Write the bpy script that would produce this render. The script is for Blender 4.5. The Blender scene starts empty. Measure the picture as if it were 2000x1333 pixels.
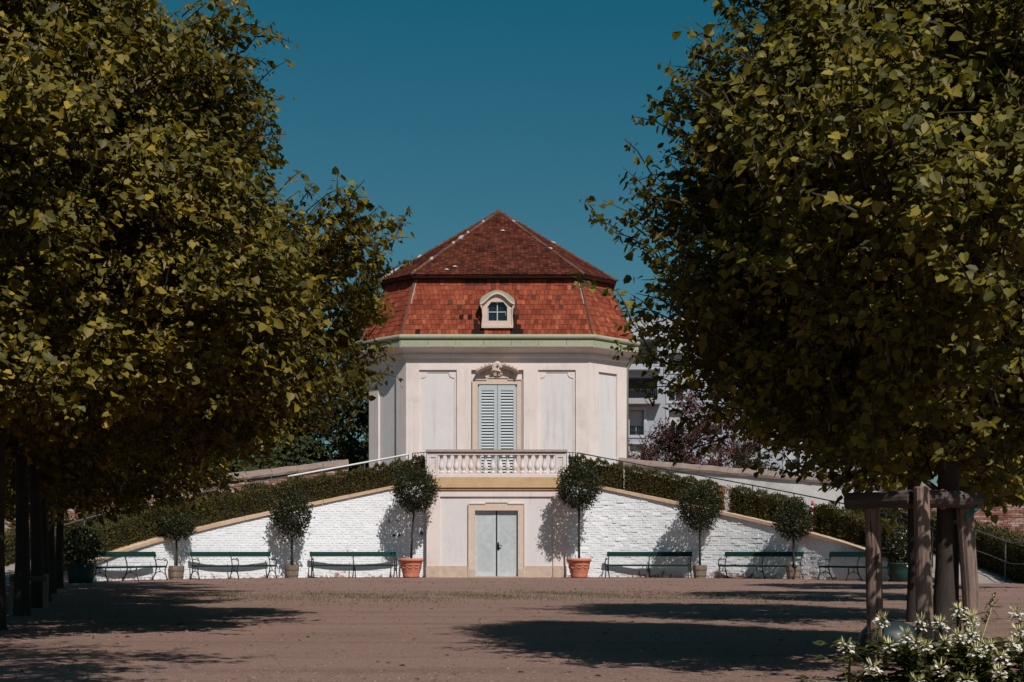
import bpy, bmesh, math, random
import numpy as np
from mathutils import Vector, Matrix
from mathutils.geometry import tessellate_polygon

random.seed(7)
rng = np.random.default_rng(7)
SC = bpy.context.scene
COL = SC.collection
PI = math.pi
R = math.radians

# ------------------------------------------------------------------ camera, sky, sun, exposure
FPX = 2800.0                      # focal length in pixels of the 2000 px wide photograph
CAMX, CAMZ = 0.54, 0.86           # low, level camera with a raised lens (verticals stay upright)
cam_d = bpy.data.cameras.new("camera")
cam = bpy.data.objects.new("camera", cam_d); COL.objects.link(cam)
cam.location = (CAMX, 0, CAMZ); cam.rotation_euler = (PI/2, 0, 0)
cam_d.sensor_width = 36.0; cam_d.lens = 36.0*FPX/2000.0
cam_d.shift_y = (1080-666.5)/2000.0
cam_d.clip_start = 0.1; cam_d.clip_end = 3000
SC.camera = cam

SUN_EL, SUN_AZ = 48.0, 25.0       # sun behind the camera, to its right
w = bpy.data.worlds.new("World"); SC.world = w; w.use_nodes = True
nt = w.node_tree; nt.nodes.clear()
sky = nt.nodes.new("ShaderNodeTexSky"); sky.sky_type = 'NISHITA'; sky.sun_disc = False
sky.sun_elevation = R(SUN_EL)
sky.sun_rotation = R(180-SUN_AZ)
sky.air_density = 1.0; sky.dust_density = 1.0; sky.ozone_density = 1.0
tint = nt.nodes.new("ShaderNodeMix"); tint.data_type = 'RGBA'; tint.blend_type = 'MULTIPLY'
tint.inputs[0].default_value = 1.0
tint.inputs[7].default_value = (0.62, 0.735, 0.735, 1)
bg = nt.nodes.new("ShaderNodeBackground"); bg.inputs[1].default_value = 0.06
wo = nt.nodes.new("ShaderNodeOutputWorld")
nt.links.new(sky.outputs[0], tint.inputs[6]); 
sub = nt.nodes.new("ShaderNodeVectorMath"); sub.operation = 'SUBTRACT'; sub.inputs[1].default_value = (0.80, 0, 0)     # deep, saturated late-summer blue
mxn = nt.nodes.new("ShaderNodeVectorMath"); mxn.operation = 'MAXIMUM'; mxn.inputs[1].default_value = (0.05, 0, 0)
nt.links.new(tint.outputs[2], sub.inputs[0]); nt.links.new(sub.outputs[0], mxn.inputs[0]); nt.links.new(mxn.outputs[0], bg.inputs[0])
nt.links.new(bg.outputs[0], wo.inputs[0])

sun_d = bpy.data.lights.new("sun", 'SUN'); sun_d.energy = 4.4; sun_d.angle = R(0.5); sun_d.color = (1.0, 0.945, 0.90)
sun = bpy.data.objects.new("sun", sun_d); COL.objects.link(sun)
sv = Vector((math.sin(R(SUN_AZ))*math.cos(R(SUN_EL)), -math.cos(R(SUN_AZ))*math.cos(R(SUN_EL)), math.sin(R(SUN_EL))))
sun.rotation_euler = sv.to_track_quat('Z', 'Y').to_euler(); sun.location = (20, -20, 40)

vs = SC.view_settings
vs.view_transform = 'Standard'; vs.look = 'None'; vs.gamma = 1.0; vs.exposure = 0.0; vs.use_curve_mapping = False
SC.cycles.use_denoising = True
SC.cycles.max_bounces = 6; SC.cycles.transparent_max_bounces = 4

# ------------------------------------------------------------------ helpers: pixels, arcs
WR, WX, WY = 10.0, 2.3, 40.3      # curved retaining walls: radius, start x, centre y
def arc(side, rad, deg, z=0.0):
    t = R(deg); return Vector((side*(WX+rad*math.sin(t)), WY+rad*math.cos(t), z))
def px_of(p): return 1000+FPX*(p.x-CAMX)/p.y
def arc_at_px(side, rad, px):
    lo, hi = -5.0, 89.0
    for _ in range(50):
        m = (lo+hi)/2
        d = side*(px_of(arc(side, rad, m))-px)
        if d < 0: lo = m
        else: hi = m
    return (lo+hi)/2
def at(px, py, d): return Vector(((px-1000)/FPX*d+CAMX, d, CAMZ+(1080-py)/FPX*d))
def coping_top(deg): return 3.52-0.218*WR*R(deg)

# ------------------------------------------------------------------ helpers: meshes
class MB:
    def __init__(s): s.v = []; s.f = []; s.t = []
    def add(s, vs_, fs, tint=None):
        b = len(s.v); s.v += [tuple(p) for p in vs_]; s.f += [tuple(b+i for i in f) for f in fs]
        s.t += [random.random() if tint is None else tint]*len(fs); return s
    def box(s, x0, x1, y0, y1, z0, z1, M=None, tint=None):
        v = [Vector((x, y, z)) for z in (z0, z1) for y in (y0, y1) for x in (x0, x1)]
        if M is not None: v = [M @ p for p in v]
        return s.add(v, [(0,2,3,1),(4,5,7,6),(0,1,5,4),(2,6,7,3),(0,4,6,2),(1,3,7,5)], tint)
    def hexa(s, b, t, tint=None):
        return s.add(list(b)+list(t), [(3,2,1,0),(4,5,6,7),(0,1,5,4),(1,2,6,5),(2,3,7,6),(3,0,4,7)], tint)
    def tube(s, pts, rad, n=8, cap=True, tint=None):
        pts = [Vector(p) for p in pts]
        if not hasattr(rad, '__len__'): rad = [rad]*len(pts)
        rings = []; up = None
        for i, p in enumerate(pts):
            d = (pts[min(i+1, len(pts)-1)]-pts[max(i-1, 0)])
            d = d.normalized() if d.length > 1e-9 else Vector((0,0,1))
            if up is None:
                a = Vector((0,0,1)) if abs(d.z) < .9 else Vector((1,0,0))
                up = d.cross(a).normalized()
            else:
                up = (up-d*up.dot(d))
                up = up.normalized() if up.length > 1e-6 else d.orthogonal().normalized()
            q = d.cross(up)
            rings.append([p+(up*math.cos(2*PI*k/n)+q*math.sin(2*PI*k/n))*rad[i] for k in range(n)])
        v = [p for r in rings for p in r]; f = []
        for i in range(len(rings)-1):
            for k in range(n):
                f.append((i*n+k, i*n+(k+1)%n, (i+1)*n+(k+1)%n, (i+1)*n+k))
        if cap: f.append(tuple(range(n))[::-1]); f.append(tuple((len(rings)-1)*n+k for k in range(n)))
        return s.add(v, f, tint)
    def lathe(s, prof, n=24, c=(0,0,0), tint=None, wob=0.0):
        v = []; f = []
        for (r, z) in prof:
            for k in range(n):
                a = 2*PI*k/n; rr = r*(1+wob*math.sin(3*a+z*9))
                v.append((c[0]+rr*math.cos(a), c[1]+rr*math.sin(a), c[2]+z))
        for i in range(len(prof)-1):
            for k in range(n): f.append((i*n+k, i*n+(k+1)%n, (i+1)*n+(k+1)%n, (i+1)*n+k))
        f.append(tuple(range(n))[::-1]); f.append(tuple((len(prof)-1)*n+k for k in range(n)))
        return s.add(v, f, tint)
    def prism(s, poly, y0, y1, M=None, tint=None):      # polygon in x,z (counter-clockwise) pushed from y0 (front) to y1
        n = len(poly); v = [Vector((x, y0, z)) for x, z in poly]+[Vector((x, y1, z)) for x, z in poly]
        if M is not None: v = [M @ p for p in v]
        f = [tuple(range(n)), tuple(range(2*n-1, n-1, -1))]
        f += [(i, i+n, (i+1) % n+n, (i+1) % n) for i in range(n)]
        return s.add(v, f, tint)
    def plate(s, outer, holes, y0, y1, M=None):          # plate in x,z with holes
        loops = [outer]+holes
        tri = tessellate_polygon([[Vector((x, z, 0)) for x, z in lp] for lp in loops])
        flat = [p for lp in loops for p in lp]; n = len(flat)
        v = [Vector((x, y0, z)) for x, z in flat]+[Vector((x, y1, z)) for x, z in flat]
        if M is not None: v = [M @ p for p in v]
        f = []
        for a, b, c in tri:
            pa, pb, pc = flat[a], flat[b], flat[c]
            cr = (pb[0]-pa[0])*(pc[1]-pa[1])-(pb[1]-pa[1])*(pc[0]-pa[0])
            f.append((a, b, c) if cr > 0 else (a, c, b))
        o = 0
        for lp in loops:
            m = len(lp)
            ar = sum(lp[i][0]*lp[(i+1) % m][1]-lp[(i+1) % m][0]*lp[i][1] for i in range(m))
            outw = (ar > 0) == (lp is outer)
            for i in range(m):
                a, b = o+i, o+(i+1) % m
                f.append((a, a+n, b+n, b) if outw else (a, b, b+n, a+n))
            o += m
        return s.add(v, f)
    def build(s, name, mat, parent=None, smooth=False, M=None):
        me = bpy.data.meshes.new(name)
        vv = s.v if M is None else [tuple(M @ Vector(p)) for p in s.v]
        me.from_pydata(vv, [], s.f)
        at_ = me.attributes.new("tint", 'FLOAT', 'FACE'); at_.data.foreach_set("value", np.array(s.t, dtype=np.float32))
        me.materials.append(mat)
        if smooth: me.polygons.foreach_set("use_smooth", [True]*len(me.polygons))
        me.update()
        o = bpy.data.objects.new(name, me); COL.objects.link(o)
        if parent is not None: o.parent = parent
        return o

def empty(name, loc=(0,0,0), rz=0.0, label=None, cat=None, group=None):
    o = bpy.data.objects.new(name, None); COL.objects.link(o)
    o.location = loc; o.rotation_euler = (0, 0, rz); o.empty_display_size = .2
    if label: o["label"] = label
    if cat: o["category"] = cat
    if group: o["group"] = group
    return o
def tag(o, label, cat, group=None, kind=None):
    o["label"] = label
    if cat: o["category"] = cat
    if group: o["group"] = group
    if kind: o["kind"] = kind
    return o
def inst(src, parent, M):
    o = src.copy(); COL.objects.link(o); o.parent = parent; o.matrix_local = M; return o
def share(name, me, parent, M):
    o = bpy.data.objects.new(name, me); COL.objects.link(o); o.parent = parent; o.matrix_local = M; return o

HEART = np.array([(0,.06,0),(.26,-.04,.07),(.50,.30,.11),(.34,.70,.07),(0,1.06,-.05),(-.34,.70,.07),(-.50,.30,.11),(-.26,-.04,.07)])
HEART_F = [(0,1,2,3,4),(0,4,5,6,7)]
OVAL = np.array([(0,0,0),(.30,.45,.08),(0,1,-.04),(-.30,.45,.08)])
OVAL_F = [(0,1,2),(0,2,3)]
LEAF6 = np.array([(0,.03,0),(.46,.16,.10),(.40,.62,.09),(0,1.06,-.05),(-.40,.62,.09),(-.46,.16,.10)])
LEAF6_F = [(0,1,2,3),(0,3,4,5)]
def norm(a): return a/np.maximum(np.linalg.norm(a, axis=1, keepdims=True), 1e-9)
def leaf_frames(D, N):
    Y = norm(D); Z = norm(N-Y*np.sum(N*Y, axis=1, keepdims=True)); X = np.cross(Y, Z); return X, Y, Z
def leaf_mesh(name, P, D, N, S, Wd, T, shape, mat, parent=None):
    base, faces = (LEAF6, LEAF6_F) if shape == 'heart' else (OVAL, OVAL_F)
    n, k = len(P), len(base)
    X, Y, Z = leaf_frames(D, N)
    S = S[:, None, None]; Wd = Wd[:, None, None]
    V = (P[:, None, :]+X[:, None, :]*base[None, :, 0:1]*S*Wd+Y[:, None, :]*base[None, :, 1:2]*S+Z[:, None, :]*base[None, :, 2:3]*S).reshape(-1, 3)
    fl = np.concatenate([np.array(f) for f in faces]); lens = np.array([len(f) for f in faces])
    loops = (np.arange(n)[:, None]*k+fl[None, :]).reshape(-1)
    tot = np.tile(lens, n); st = np.concatenate([[0], np.cumsum(tot)[:-1]])
    me = bpy.data.meshes.new(name)
    me.vertices.add(n*k); me.vertices.foreach_set("co", V.astype(np.float32).reshape(-1))
    me.loops.add(len(loops)); me.loops.foreach_set("vertex_index", loops.astype(np.int32))
    me.polygons.add(len(tot)); me.polygons.foreach_set("loop_start", st.astype(np.int32))
    me.update(calc_edges=True)
    a = me.attributes.new("tint", 'FLOAT', 'FACE'); a.data.foreach_set("value", np.repeat(T, len(faces)).astype(np.float32))
    me.materials.append(mat)
    o = bpy.data.objects.new(name, me); COL.objects.link(o)
    if parent is not None: o.parent = parent
    return o

# ------------------------------------------------------------------ helpers: materials
def _new(name):
    m = bpy.data.materials.new(name); m.use_nodes = True; t = m.node_tree; b = t.nodes["Principled BSDF"]; return m, t, b
def ramp_node(t, stops, interp='LINEAR'):
    r = t.nodes.new("ShaderNodeValToRGB"); cr = r.color_ramp; cr.interpolation = interp
    while len(cr.elements) > 1: cr.elements.remove(cr.elements[-1])
    cr.elements[0].position = stops[0][0]; cr.elements[0].color = (*stops[0][1], 1)
    for p, c in stops[1:]:
        e = cr.elements.new(p); e.color = (*c, 1)
    return r
def noise(t, scale, detail=4, rough=.6, vec=None):
    n = t.nodes.new("ShaderNodeTexNoise"); n.inputs["Scale"].default_value = scale; n.inputs["Detail"].default_value = detail
    n.inputs["Roughness"].default_value = rough
    if vec is not None: t.links.new(vec, n.inputs["Vector"])
    return n
def coords(t, scale=(1,1,1), obj=False):
    c = t.nodes.new("ShaderNodeTexCoord") if obj else t.nodes.new("ShaderNodeNewGeometry")
    mp = t.nodes.new("ShaderNodeMapping"); mp.inputs["Scale"].default_value = scale
    t.links.new(c.outputs["Object" if obj else "Position"], mp.inputs["Vector"]); return mp.outputs[0]
def mixc(t, a, b, fac, mode='MIX'):
    m = t.nodes.new("ShaderNodeMix"); m.data_type = 'RGBA'; m.blend_type = mode
    for sock, val in ((m.inputs[6], a), (m.inputs[7], b)):
        if isinstance(val, tuple): sock.default_value = (*val, 1)
        else: t.links.new(val, sock)
    if isinstance(fac, float): m.inputs[0].default_value = fac
    else: t.links.new(fac, m.inputs[0])
    return m.outputs[2]
def mrange(t, val, a, b, c=0.0, d=1.0):
    m = t.nodes.new("ShaderNodeMapRange"); t.links.new(val, m.inputs[0])
    for i, x in enumerate((a, b, c, d)): m.inputs[i+1].default_value = x
    return m.outputs[0]
def bump(t, b, height, strength, dist=.02):
    n = t.nodes.new("ShaderNodeBump"); n.inputs["Strength"].default_value = strength; n.inputs["Distance"].default_value = dist
    t.links.new(height, n.inputs["Height"]); t.links.new(n.outputs[0], b.inputs["Normal"])
def surf(name, c1, c2, scale=3.0, rough=.8, bs=0.0, bscale=40.0, stretch=(1,1,1), spec=.3, c3=None, s3=1.0, t3=(.55,.75), metal=0.0):
    m, t, b = _new(name); v = coords(t, stretch)
    n = noise(t, scale, 6, .65, v)
    r = mrange(t, n.outputs[0], .3, .7); col = mixc(t, c1, c2, r)
    if c3 is not None:
        n3 = noise(t, s3, 6, .7, v); col = mixc(t, col, c3, mrange(t, n3.outputs[0], *t3))
    t.links.new(col, b.inputs["Base Color"]); b.inputs["Roughness"].default_value = rough
    b.inputs["Specular IOR Level"].default_value = spec; b.inputs["Metallic"].default_value = metal
    if bs > 0: bump(t, b, noise(t, bscale, 5, .6, v).outputs[0], bs)
    return m
def tinted(name, stops, rough=.8, obj=False, grain=8.0, gmix=.25, bs=.0, spec=.3, interp='LINEAR', ge=(.35,.75)):
    m, t, b = _new(name)
    if obj:
        s = t.nodes.new("ShaderNodeObjectInfo").outputs["Random"]
    else:
        a = t.nodes.new("ShaderNodeAttribute"); a.attribute_name = "tint"; s = a.outputs["Fac"]
    r = ramp_node(t, stops, interp); t.links.new(s, r.inputs[0]); col = r.outputs[0]
    if gmix > 0:
        n = noise(t, grain, 6, .7, coords(t)); col = mixc(t, col, tuple(x*.35 for x in stops[0][1]), mrange(t, n.outputs[0], ge[0], ge[1], 0, gmix))
    t.links.new(col, b.inputs["Base Color"]); b.inputs["Roughness"].default_value = rough; b.inputs["Specular IOR Level"].default_value = spec
    if bs > 0: bump(t, b, noise(t, grain*6, 4, .6, coords(t)).outputs[0], bs)
    return m
def leafmat(name, stops, trans=.35, rough=.5, spec=.22, obj=False, tcol=None):
    m, t, b = _new(name)
    if obj: s = t.nodes.new("ShaderNodeObjectInfo").outputs["Random"]
    else:
        a = t.nodes.new("ShaderNodeAttribute"); a.attribute_name = "tint"; s = a.outputs["Fac"]
    r = ramp_node(t, stops); t.links.new(s, r.inputs[0])
    t.links.new(r.outputs[0], b.inputs["Base Color"]); b.inputs["Roughness"].default_value = rough; b.inputs["Specular IOR Level"].default_value = spec
    tr = t.nodes.new("ShaderNodeBsdfTranslucent")
    t.links.new(mixc(t, r.outputs[0], (1.25, 1.2, .5), 1.0, 'MULTIPLY'), tr.inputs[0])
    mx = t.nodes.new("ShaderNodeMixShader"); mx.inputs[0].default_value = trans
    t.links.new(b.outputs[0], mx.inputs[1]); t.links.new(tr.outputs[0], mx.inputs[2])
    t.links.new(mx.outputs[0], t.nodes["Material Output"].inputs[0]); return m

def streaky(m, amt=.7):          # rain runs and thin grime: long vertical marks with a shape of their own
    t = m.node_tree; b = t.nodes["Principled BSDF"]; src = b.inputs["Base Color"].links[0].from_socket
    n = noise(t, 1.0, 6, .7, coords(t, (7,7,.35))); n2 = noise(t, .7, 3, .5, coords(t))
    mul = t.nodes.new("ShaderNodeMath"); mul.operation = 'MULTIPLY'; t.links.new(mrange(t, n.outputs[0], .50, .74), mul.inputs[0]); t.links.new(mrange(t, n2.outputs[0], .40, .65, 0, amt), mul.inputs[1])
    col = mixc(t, src, (.40,.35,.32), mul.outputs[0])
    n3 = noise(t, 9, 7, .75, coords(t)); col = mixc(t, col, (.50,.44,.40), mrange(t, n3.outputs[0], .58, .78, 0, .55))
    t.links.new(col, b.inputs["Base Color"]); return m
M = {}
M['plaster'] = streaky(surf('plaster', (.73,.635,.595), (.67,.575,.535), 1.1, .9, .08, 60, c3=(.55,.455,.40), s3=.8, t3=(.52,.80)))
M['panel'] = streaky(surf('panel_plaster', (.66,.615,.605), (.60,.57,.565), 1.3, .9, .10, 60, c3=(.70,.65,.63), s3=1.4))
M['stone'] = surf('limestone', (.62,.49,.41), (.55,.425,.35), 5, .85, .15, 70, c3=(.66,.57,.51), s3=3)
M['balu'] = surf('balustrade_stone', (.67,.59,.56), (.60,.52,.49), 6, .85, .15, 70, c3=(.42,.36,.33), s3=4, t3=(.58,.8))
M['cap'] = surf('weathered_cap', (.40,.32,.29), (.30,.24,.22), 9, .9, .2, 60)
M['sand'] = surf('sandstone_slab', (.56,.38,.22), (.50,.33,.18), 2.5, .85, .1, 60, c3=(.44,.26,.12), s3=2.2, t3=(.52,.75))
M['plinth'] = surf('plinth_stone', (.55,.43,.345), (.44,.33,.26), 4, .9, .2, 50, c3=(.33,.25,.19), s3=2)
M['coping'] = tinted('coping_stone', [(0,(.52,.345,.225)),(1,(.60,.43,.30))], .85, obj=True, grain=5, gmix=.25, bs=.1)
M['copper'] = surf('green_copper', (.345,.345,.245), (.285,.285,.20), 7, .6, .05, 40, c3=(.20,.19,.12), s3=9, t3=(.60,.85))
M['copper_seg'] = tinted('green_copper_panel', [(0,(.35,.36,.255)),(1,(.41,.415,.295))], .6, obj=True, grain=9, gmix=.4)
M['shutter'] = surf('shutter_paint', (.455,.485,.50), (.41,.44,.455), 8, .6, .03, 80)
M['door'] = tinted('door_paint', [(0,(.48,.52,.535)),(1,(.53,.57,.585))], .6, obj=True, grain=6, gmix=.3)
M['dark'] = surf('dark_void', (.012,.014,.016), (.018,.02,.022), 4, .8)
M['louvre'] = surf('louvre_back', (.10,.115,.125), (.08,.092,.10), 6, .8)
M['iron'] = surf('black_iron', (.012,.02,.022), (.02,.028,.028), 20, .5, .1, 80, spec=.5)
M['green'] = surf('bench_green_paint', (.005,.030,.024), (.007,.040,.032), 6, .75, .06, 70, stretch=(1,1,3), spec=.12, c3=(.05,.07,.058), s3=16, t3=(.70,.84))
TILE = [(0,(.030,.014,.012)),(.05,(.030,.014,.012)),(.06,(.16,.038,.024)),(.16,(.225,.052,.029)),(.5,(.275,.064,.034)),(.86,(.315,.078,.041)),(1,(.42,.125,.062))]
M['tile'] = tinted('mansard_tile', TILE[2:], .9, obj=True, grain=5, gmix=.65, bs=.25, spec=.06)
M['tile_j'] = tinted('mansard_tile_joined', TILE, .9, grain=5, gmix=.65, bs=.25, spec=.06)
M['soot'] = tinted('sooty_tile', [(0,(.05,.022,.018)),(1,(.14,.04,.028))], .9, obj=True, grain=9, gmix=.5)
M['uptile'] = tinted('old_roof_tile', [(0,(.040,.014,.010)),(.3,(.068,.021,.013)),(.7,(.094,.027,.016)),(1,(.14,.040,.022))], .92, grain=2.2, gmix=.9, bs=.2, ge=(.48,.72), spec=.06)
M['hip'] = tinted('hip_tile', [(0,(.085,.038,.028)),(1,(.16,.072,.05))], .9, obj=True, grain=9, gmix=.6)
M['mortar'] = surf('white_mortar', (.50,.44,.40), (.28,.23,.20), 9, .9, .2, 60)
M['under'] = surf('roof_underlay', (.05,.018,.014), (.035,.014,.012), 5, .9)
M['glass'] = surf('dark_glass', (.010,.016,.022), (.014,.02,.026), 2, .12, spec=.5)
def whitebrick():
    m, t, b = _new('whitewashed_brick'); v = coords(t)
    a = t.nodes.new("ShaderNodeAttribute"); a.attribute_name = "tint"
    r = ramp_node(t, [(0,(.76,.785,.81)),(.5,(.80,.82,.84)),(1,(.83,.845,.86))]); t.links.new(a.outputs["Fac"], r.inputs[0])
    n1 = noise(t, 2.0, 6, .65, v); col = mixc(t, r.outputs[0], (.66,.655,.65), mrange(t, n1.outputs[0], .5, .8, 0, .5))
    n2 = noise(t, 7.0, 8, .75, v); n3 = noise(t, .55, 2, .5, v)
    add = t.nodes.new("ShaderNodeMath"); add.operation = 'ADD'; t.links.new(n2.outputs[0], add.inputs[0]); t.links.new(mrange(t, n3.outputs[0], .3, .7, -.08, .08), add.inputs[1])
    sp = t.nodes.new("ShaderNodeSeparateXYZ"); t.links.new(v, sp.inputs[0])
    add2 = t.nodes.new("ShaderNodeMath"); add2.operation = 'ADD'; t.links.new(add.outputs[0], add2.inputs[0]); t.links.new(mrange(t, sp.outputs[2], 0, .35, .17, 0), add2.inputs[1])
    col = mixc(t, col, (.34,.20,.155), mrange(t, add2.outputs[0], .665, .71))
    t.links.new(col, b.inputs["Base Color"]); b.inputs["Roughness"].default_value = .85; b.inputs["Specular IOR Level"].default_value = .25
    bump(t, b, noise(t, 26, 5, .65, v).outputs[0], .45, .02); return m
M['wbrick'] = whitebrick()
M['rbrick'] = tinted('red_brick', [(0,(.20,.085,.06)),(.35,(.33,.14,.10)),(.7,(.42,.22,.165)),(.85,(.50,.36,.30)),(1,(.52,.42,.36))], .9, grain=6, gmix=.5, bs=.3)
M['mort2'] = surf('grey_mortar', (.40,.33,.29), (.30,.25,.22), 5, .95, .3, 30)
M['oldplaster'] = surf('old_white_plaster', (.60,.57,.55), (.48,.45,.43), 1.2, .9, .15, 30, c3=(.30,.26,.24), s3=.9, t3=(.52,.8))
M['rough'] = surf('rough_cap_stone', (.27,.20,.165), (.18,.135,.115), 4, .95, .5, 22, c3=(.36,.29,.25), s3=2)
def ground_mat():
    m, t, b = _new('packed_gravel'); v = coords(t); vs2 = coords(t, (.16,.5,1)); vs3 = coords(t, (.05,.9,1))
    col = mixc(t, (.272,.168,.134), (.230,.142,.113), mrange(t, noise(t, 1.0, 5, .6, vs2).outputs[0], .3, .7))
    col = mixc(t, col, (.15,.095,.077), mrange(t, noise(t, 1.0, 6, .65, vs3).outputs[0], .50, .70, 0, .8))
    col = mixc(t, col, (.285,.188,.152), mrange(t, noise(t, 6, 8, .75, coords(t, (.6,1.6,1))).outputs[0], .50, .66, 0, .7))
    col = mixc(t, col, (.17,.112,.09), mrange(t, noise(t, .45, 6, .7, v).outputs[0], .52, .66, 0, .55))
    n = noise(t, 60, 3, .7, v); col = mixc(t, col, (.14,.095,.08), mrange(t, n.outputs[0], .54, .68, 0, .85))
    n5 = noise(t, 42, 2, .5, v); col = mixc(t, col, (.30,.225,.19), mrange(t, n5.outputs[0], .70, .76, 0, .8))
    t.links.new(col, b.inputs["Base Color"]); b.inputs["Roughness"].default_value = .95; b.inputs["Specular IOR Level"].default_value = .15
    h1 = noise(t, 35, 6, .75, v); h2 = noise(t, 4.5, 5, .6, v)
    ad = t.nodes.new("ShaderNodeMath"); ad.operation = 'MULTIPLY_ADD'; t.links.new(h2.outputs[0], ad.inputs[0]); ad.inputs[1].default_value = 2.2; t.links.new(h1.outputs[0], ad.inputs[2])
    bump(t, b, ad.outputs[0], .6, .035); return m
M['ground'] = ground_mat()
M['path'] = surf('ramp_gravel', (.30,.26,.24), (.24,.21,.19), 3, .95, .3, 40)
M['bark'] = surf('bark', (.062,.047,.040), (.032,.026,.023), 9, .95, .6, 24, stretch=(1,1,.3))
M['bark_dark'] = surf('dark_bark', (.045,.036,.032), (.028,.023,.021), 9, .95, .6, 24, stretch=(1,1,.3))
M['twig'] = surf('twig_bark', (.055,.040,.028), (.035,.028,.02), 20, .9)
LEAF = [(0,(.055,.050,.011)),(.35,(.108,.094,.015)),(.65,(.175,.140,.020)),(.85,(.25,.19,.026)),(.92,(.37,.255,.03)),(.935,(.24,.15,.075)),(1,(.30,.19,.11))]
LEAF_R = [(0,(.058,.058,.013)),(.40,(.115,.108,.018)),(.75,(.185,.160,.025)),(.93,(.26,.21,.033)),(.97,(.32,.25,.04)),(.975,(.20,.15,.09)),(1,(.25,.19,.11))]
M['leaf'] = leafmat('linden_leaf', LEAF, .36)
M['leaf_o'] = leafmat('linden_leaf_single', LEAF[:5], .30, obj=True)
M['leaf_r'] = leafmat('linden_leaf_green', LEAF_R, .40)
M['leaf_ro'] = leafmat('linden_leaf_green_single', LEAF_R[:5], .34, obj=True)
M['topleaf'] = leafmat('laurel_leaf', [(0,(.016,.020,.008)),(.6,(.032,.036,.012)),(1,(.062,.064,.020))], .2, .45, .3)
M['hedge'] = leafmat('hedge_leaf', [(0,(.036,.034,.011)),(.5,(.072,.066,.018)),(.85,(.115,.098,.026)),(1,(.18,.11,.04))], .25, .6, .2)
M['dead'] = leafmat('dead_leaf', [(0,(.22,.11,.045)),(1,(.36,.20,.09))], .25, .8, .1)
M['purple'] = leafmat('purple_leaf', [(0,(.050,.018,.020)),(.6,(.11,.042,.042)),(1,(.19,.09,.08))], .3, .6, .2)
M['backleaf'] = leafmat('far_leaf', [(0,(.020,.026,.010)),(.6,(.040,.048,.015)),(1,(.075,.08,.022))], .25, .6, .2)
M['cleome'] = leafmat('spider_flower_leaf', [(0,(.035,.045,.014)),(.6,(.07,.085,.024)),(1,(.13,.13,.035))], .3, .5, .3)
M['petal'] = leafmat('white_petal', [(0,(.62,.60,.54)),(1,(.78,.76,.71))], .25, .6, .2)
M['bud'] = leafmat('yellow_bud', [(0,(.54,.49,.22)),(1,(.72,.68,.42))], .25, .6, .2)
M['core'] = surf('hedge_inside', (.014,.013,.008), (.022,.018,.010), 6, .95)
M['terra'] = surf('terracotta', (.56,.20,.125), (.48,.165,.10), 5, .8, .12, 50, c3=(.62,.32,.24), s3=3)
M['oldwood'] = tinted('tub_stave', [(0,(.20,.145,.105)),(1,(.32,.24,.18))], .9, obj=True, grain=12, gmix=.6)
M['band'] = surf('tub_band', (.16,.12,.095), (.11,.085,.07), 10, .8)
M['soil'] = surf('soil', (.03,.022,.017), (.045,.033,.025), 20, .95, .5, 40)
def wood():
    m, t, b = _new('weathered_round_timber'); v = coords(t, (9,9,.9)); v2 = coords(t, (1,1,1))
    n = noise(t, 3.2, 8, .75, v); col = mixc(t, (.30,.205,.165), (.13,.088,.07), mrange(t, n.outputs[0], .36, .64))
    cr2 = noise(t, 1.0, 5, .6, coords(t, (38,38,1.1))); col = mixc(t, col, (.030,.022,.019), mrange(t, cr2.outputs[0], .60, .66)); col = mixc(t, col, (.42,.30,.245), mrange(t, noise(t, 1.0, 6, .7, coords(t, (55,55,2.2))).outputs[0], .55, .72, 0, .6))
    col = mixc(t, col, (.17,.13,.115), mrange(t, noise(t, 2.0, 3, .6, v2).outputs[0], .45, .7, 0, .6))
    t.links.new(col, b.inputs["Base Color"]); b.inputs["Roughness"].default_value = .9; b.inputs["Specular IOR Level"].default_value = .2
    bump(t, b, n.outputs[0], .8, .02); return m
M['wood'] = wood()
def woodh():
    m, t, b = _new('weathered_crossbar'); v = coords(t, (.9,.9,7))
    n = noise(t, 3.5, 8, .75, v); col = mixc(t, (.115,.085,.075), (.045,.034,.031), mrange(t, n.outputs[0], .36, .64))
    t.links.new(col, b.inputs["Base Color"]); b.inputs["Roughness"].default_value = .9
    bump(t, b, n.outputs[0], .8, .02); return m
M['woodh'] = woodh()
M['teal'] = surf('teal_strap', (.008,.115,.105), (.010,.14,.125), 20, .6)
M['tan'] = surf('tan_strap', (.42,.30,.20), (.36,.25,.17), 20, .7)
M['tealtub'] = surf('teal_grey_tub', (.020,.036,.040), (.014,.028,.032), 6, .5, .1, 30, spec=.4)
M['gtub'] = surf('dark_green_tub', (.010,.040,.034), (.014,.05,.042), 6, .5, .05, 30, spec=.4)
M['steel'] = surf('grey_rail', (.12,.12,.118), (.075,.075,.075), 12, .5, spec=.5)
M['whiterail'] = surf('white_rail', (.66,.63,.61), (.58,.56,.54), 8, .4)  # off-white for the rail stretch nearest the balcony, and small roof patches
M['apt'] = surf('apartment_render', (.33,.35,.385), (.30,.32,.355), .6, .9)
M['apt_trim'] = surf('apartment_trim', (.40,.42,.455), (.37,.39,.425), 2, .85)
M['apt_dark'] = surf('apartment_loggia', (.16,.17,.185), (.13,.14,.155), 1, .9)
M['blind'] = surf('roller_blind', (.46,.45,.44), (.40,.39,.38), 2, .8, stretch=(1,1,12))
M['aptgrey'] = surf('apartment_slab', (.36,.36,.37), (.30,.30,.31), 2, .9)
M['cone_red'] = surf('cone_red', (.62,.045,.03), (.55,.04,.028), 6, .5)
M['cone_white'] = surf('cone_white', (.78,.76,.74), (.7,.68,.66), 6, .5)
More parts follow.
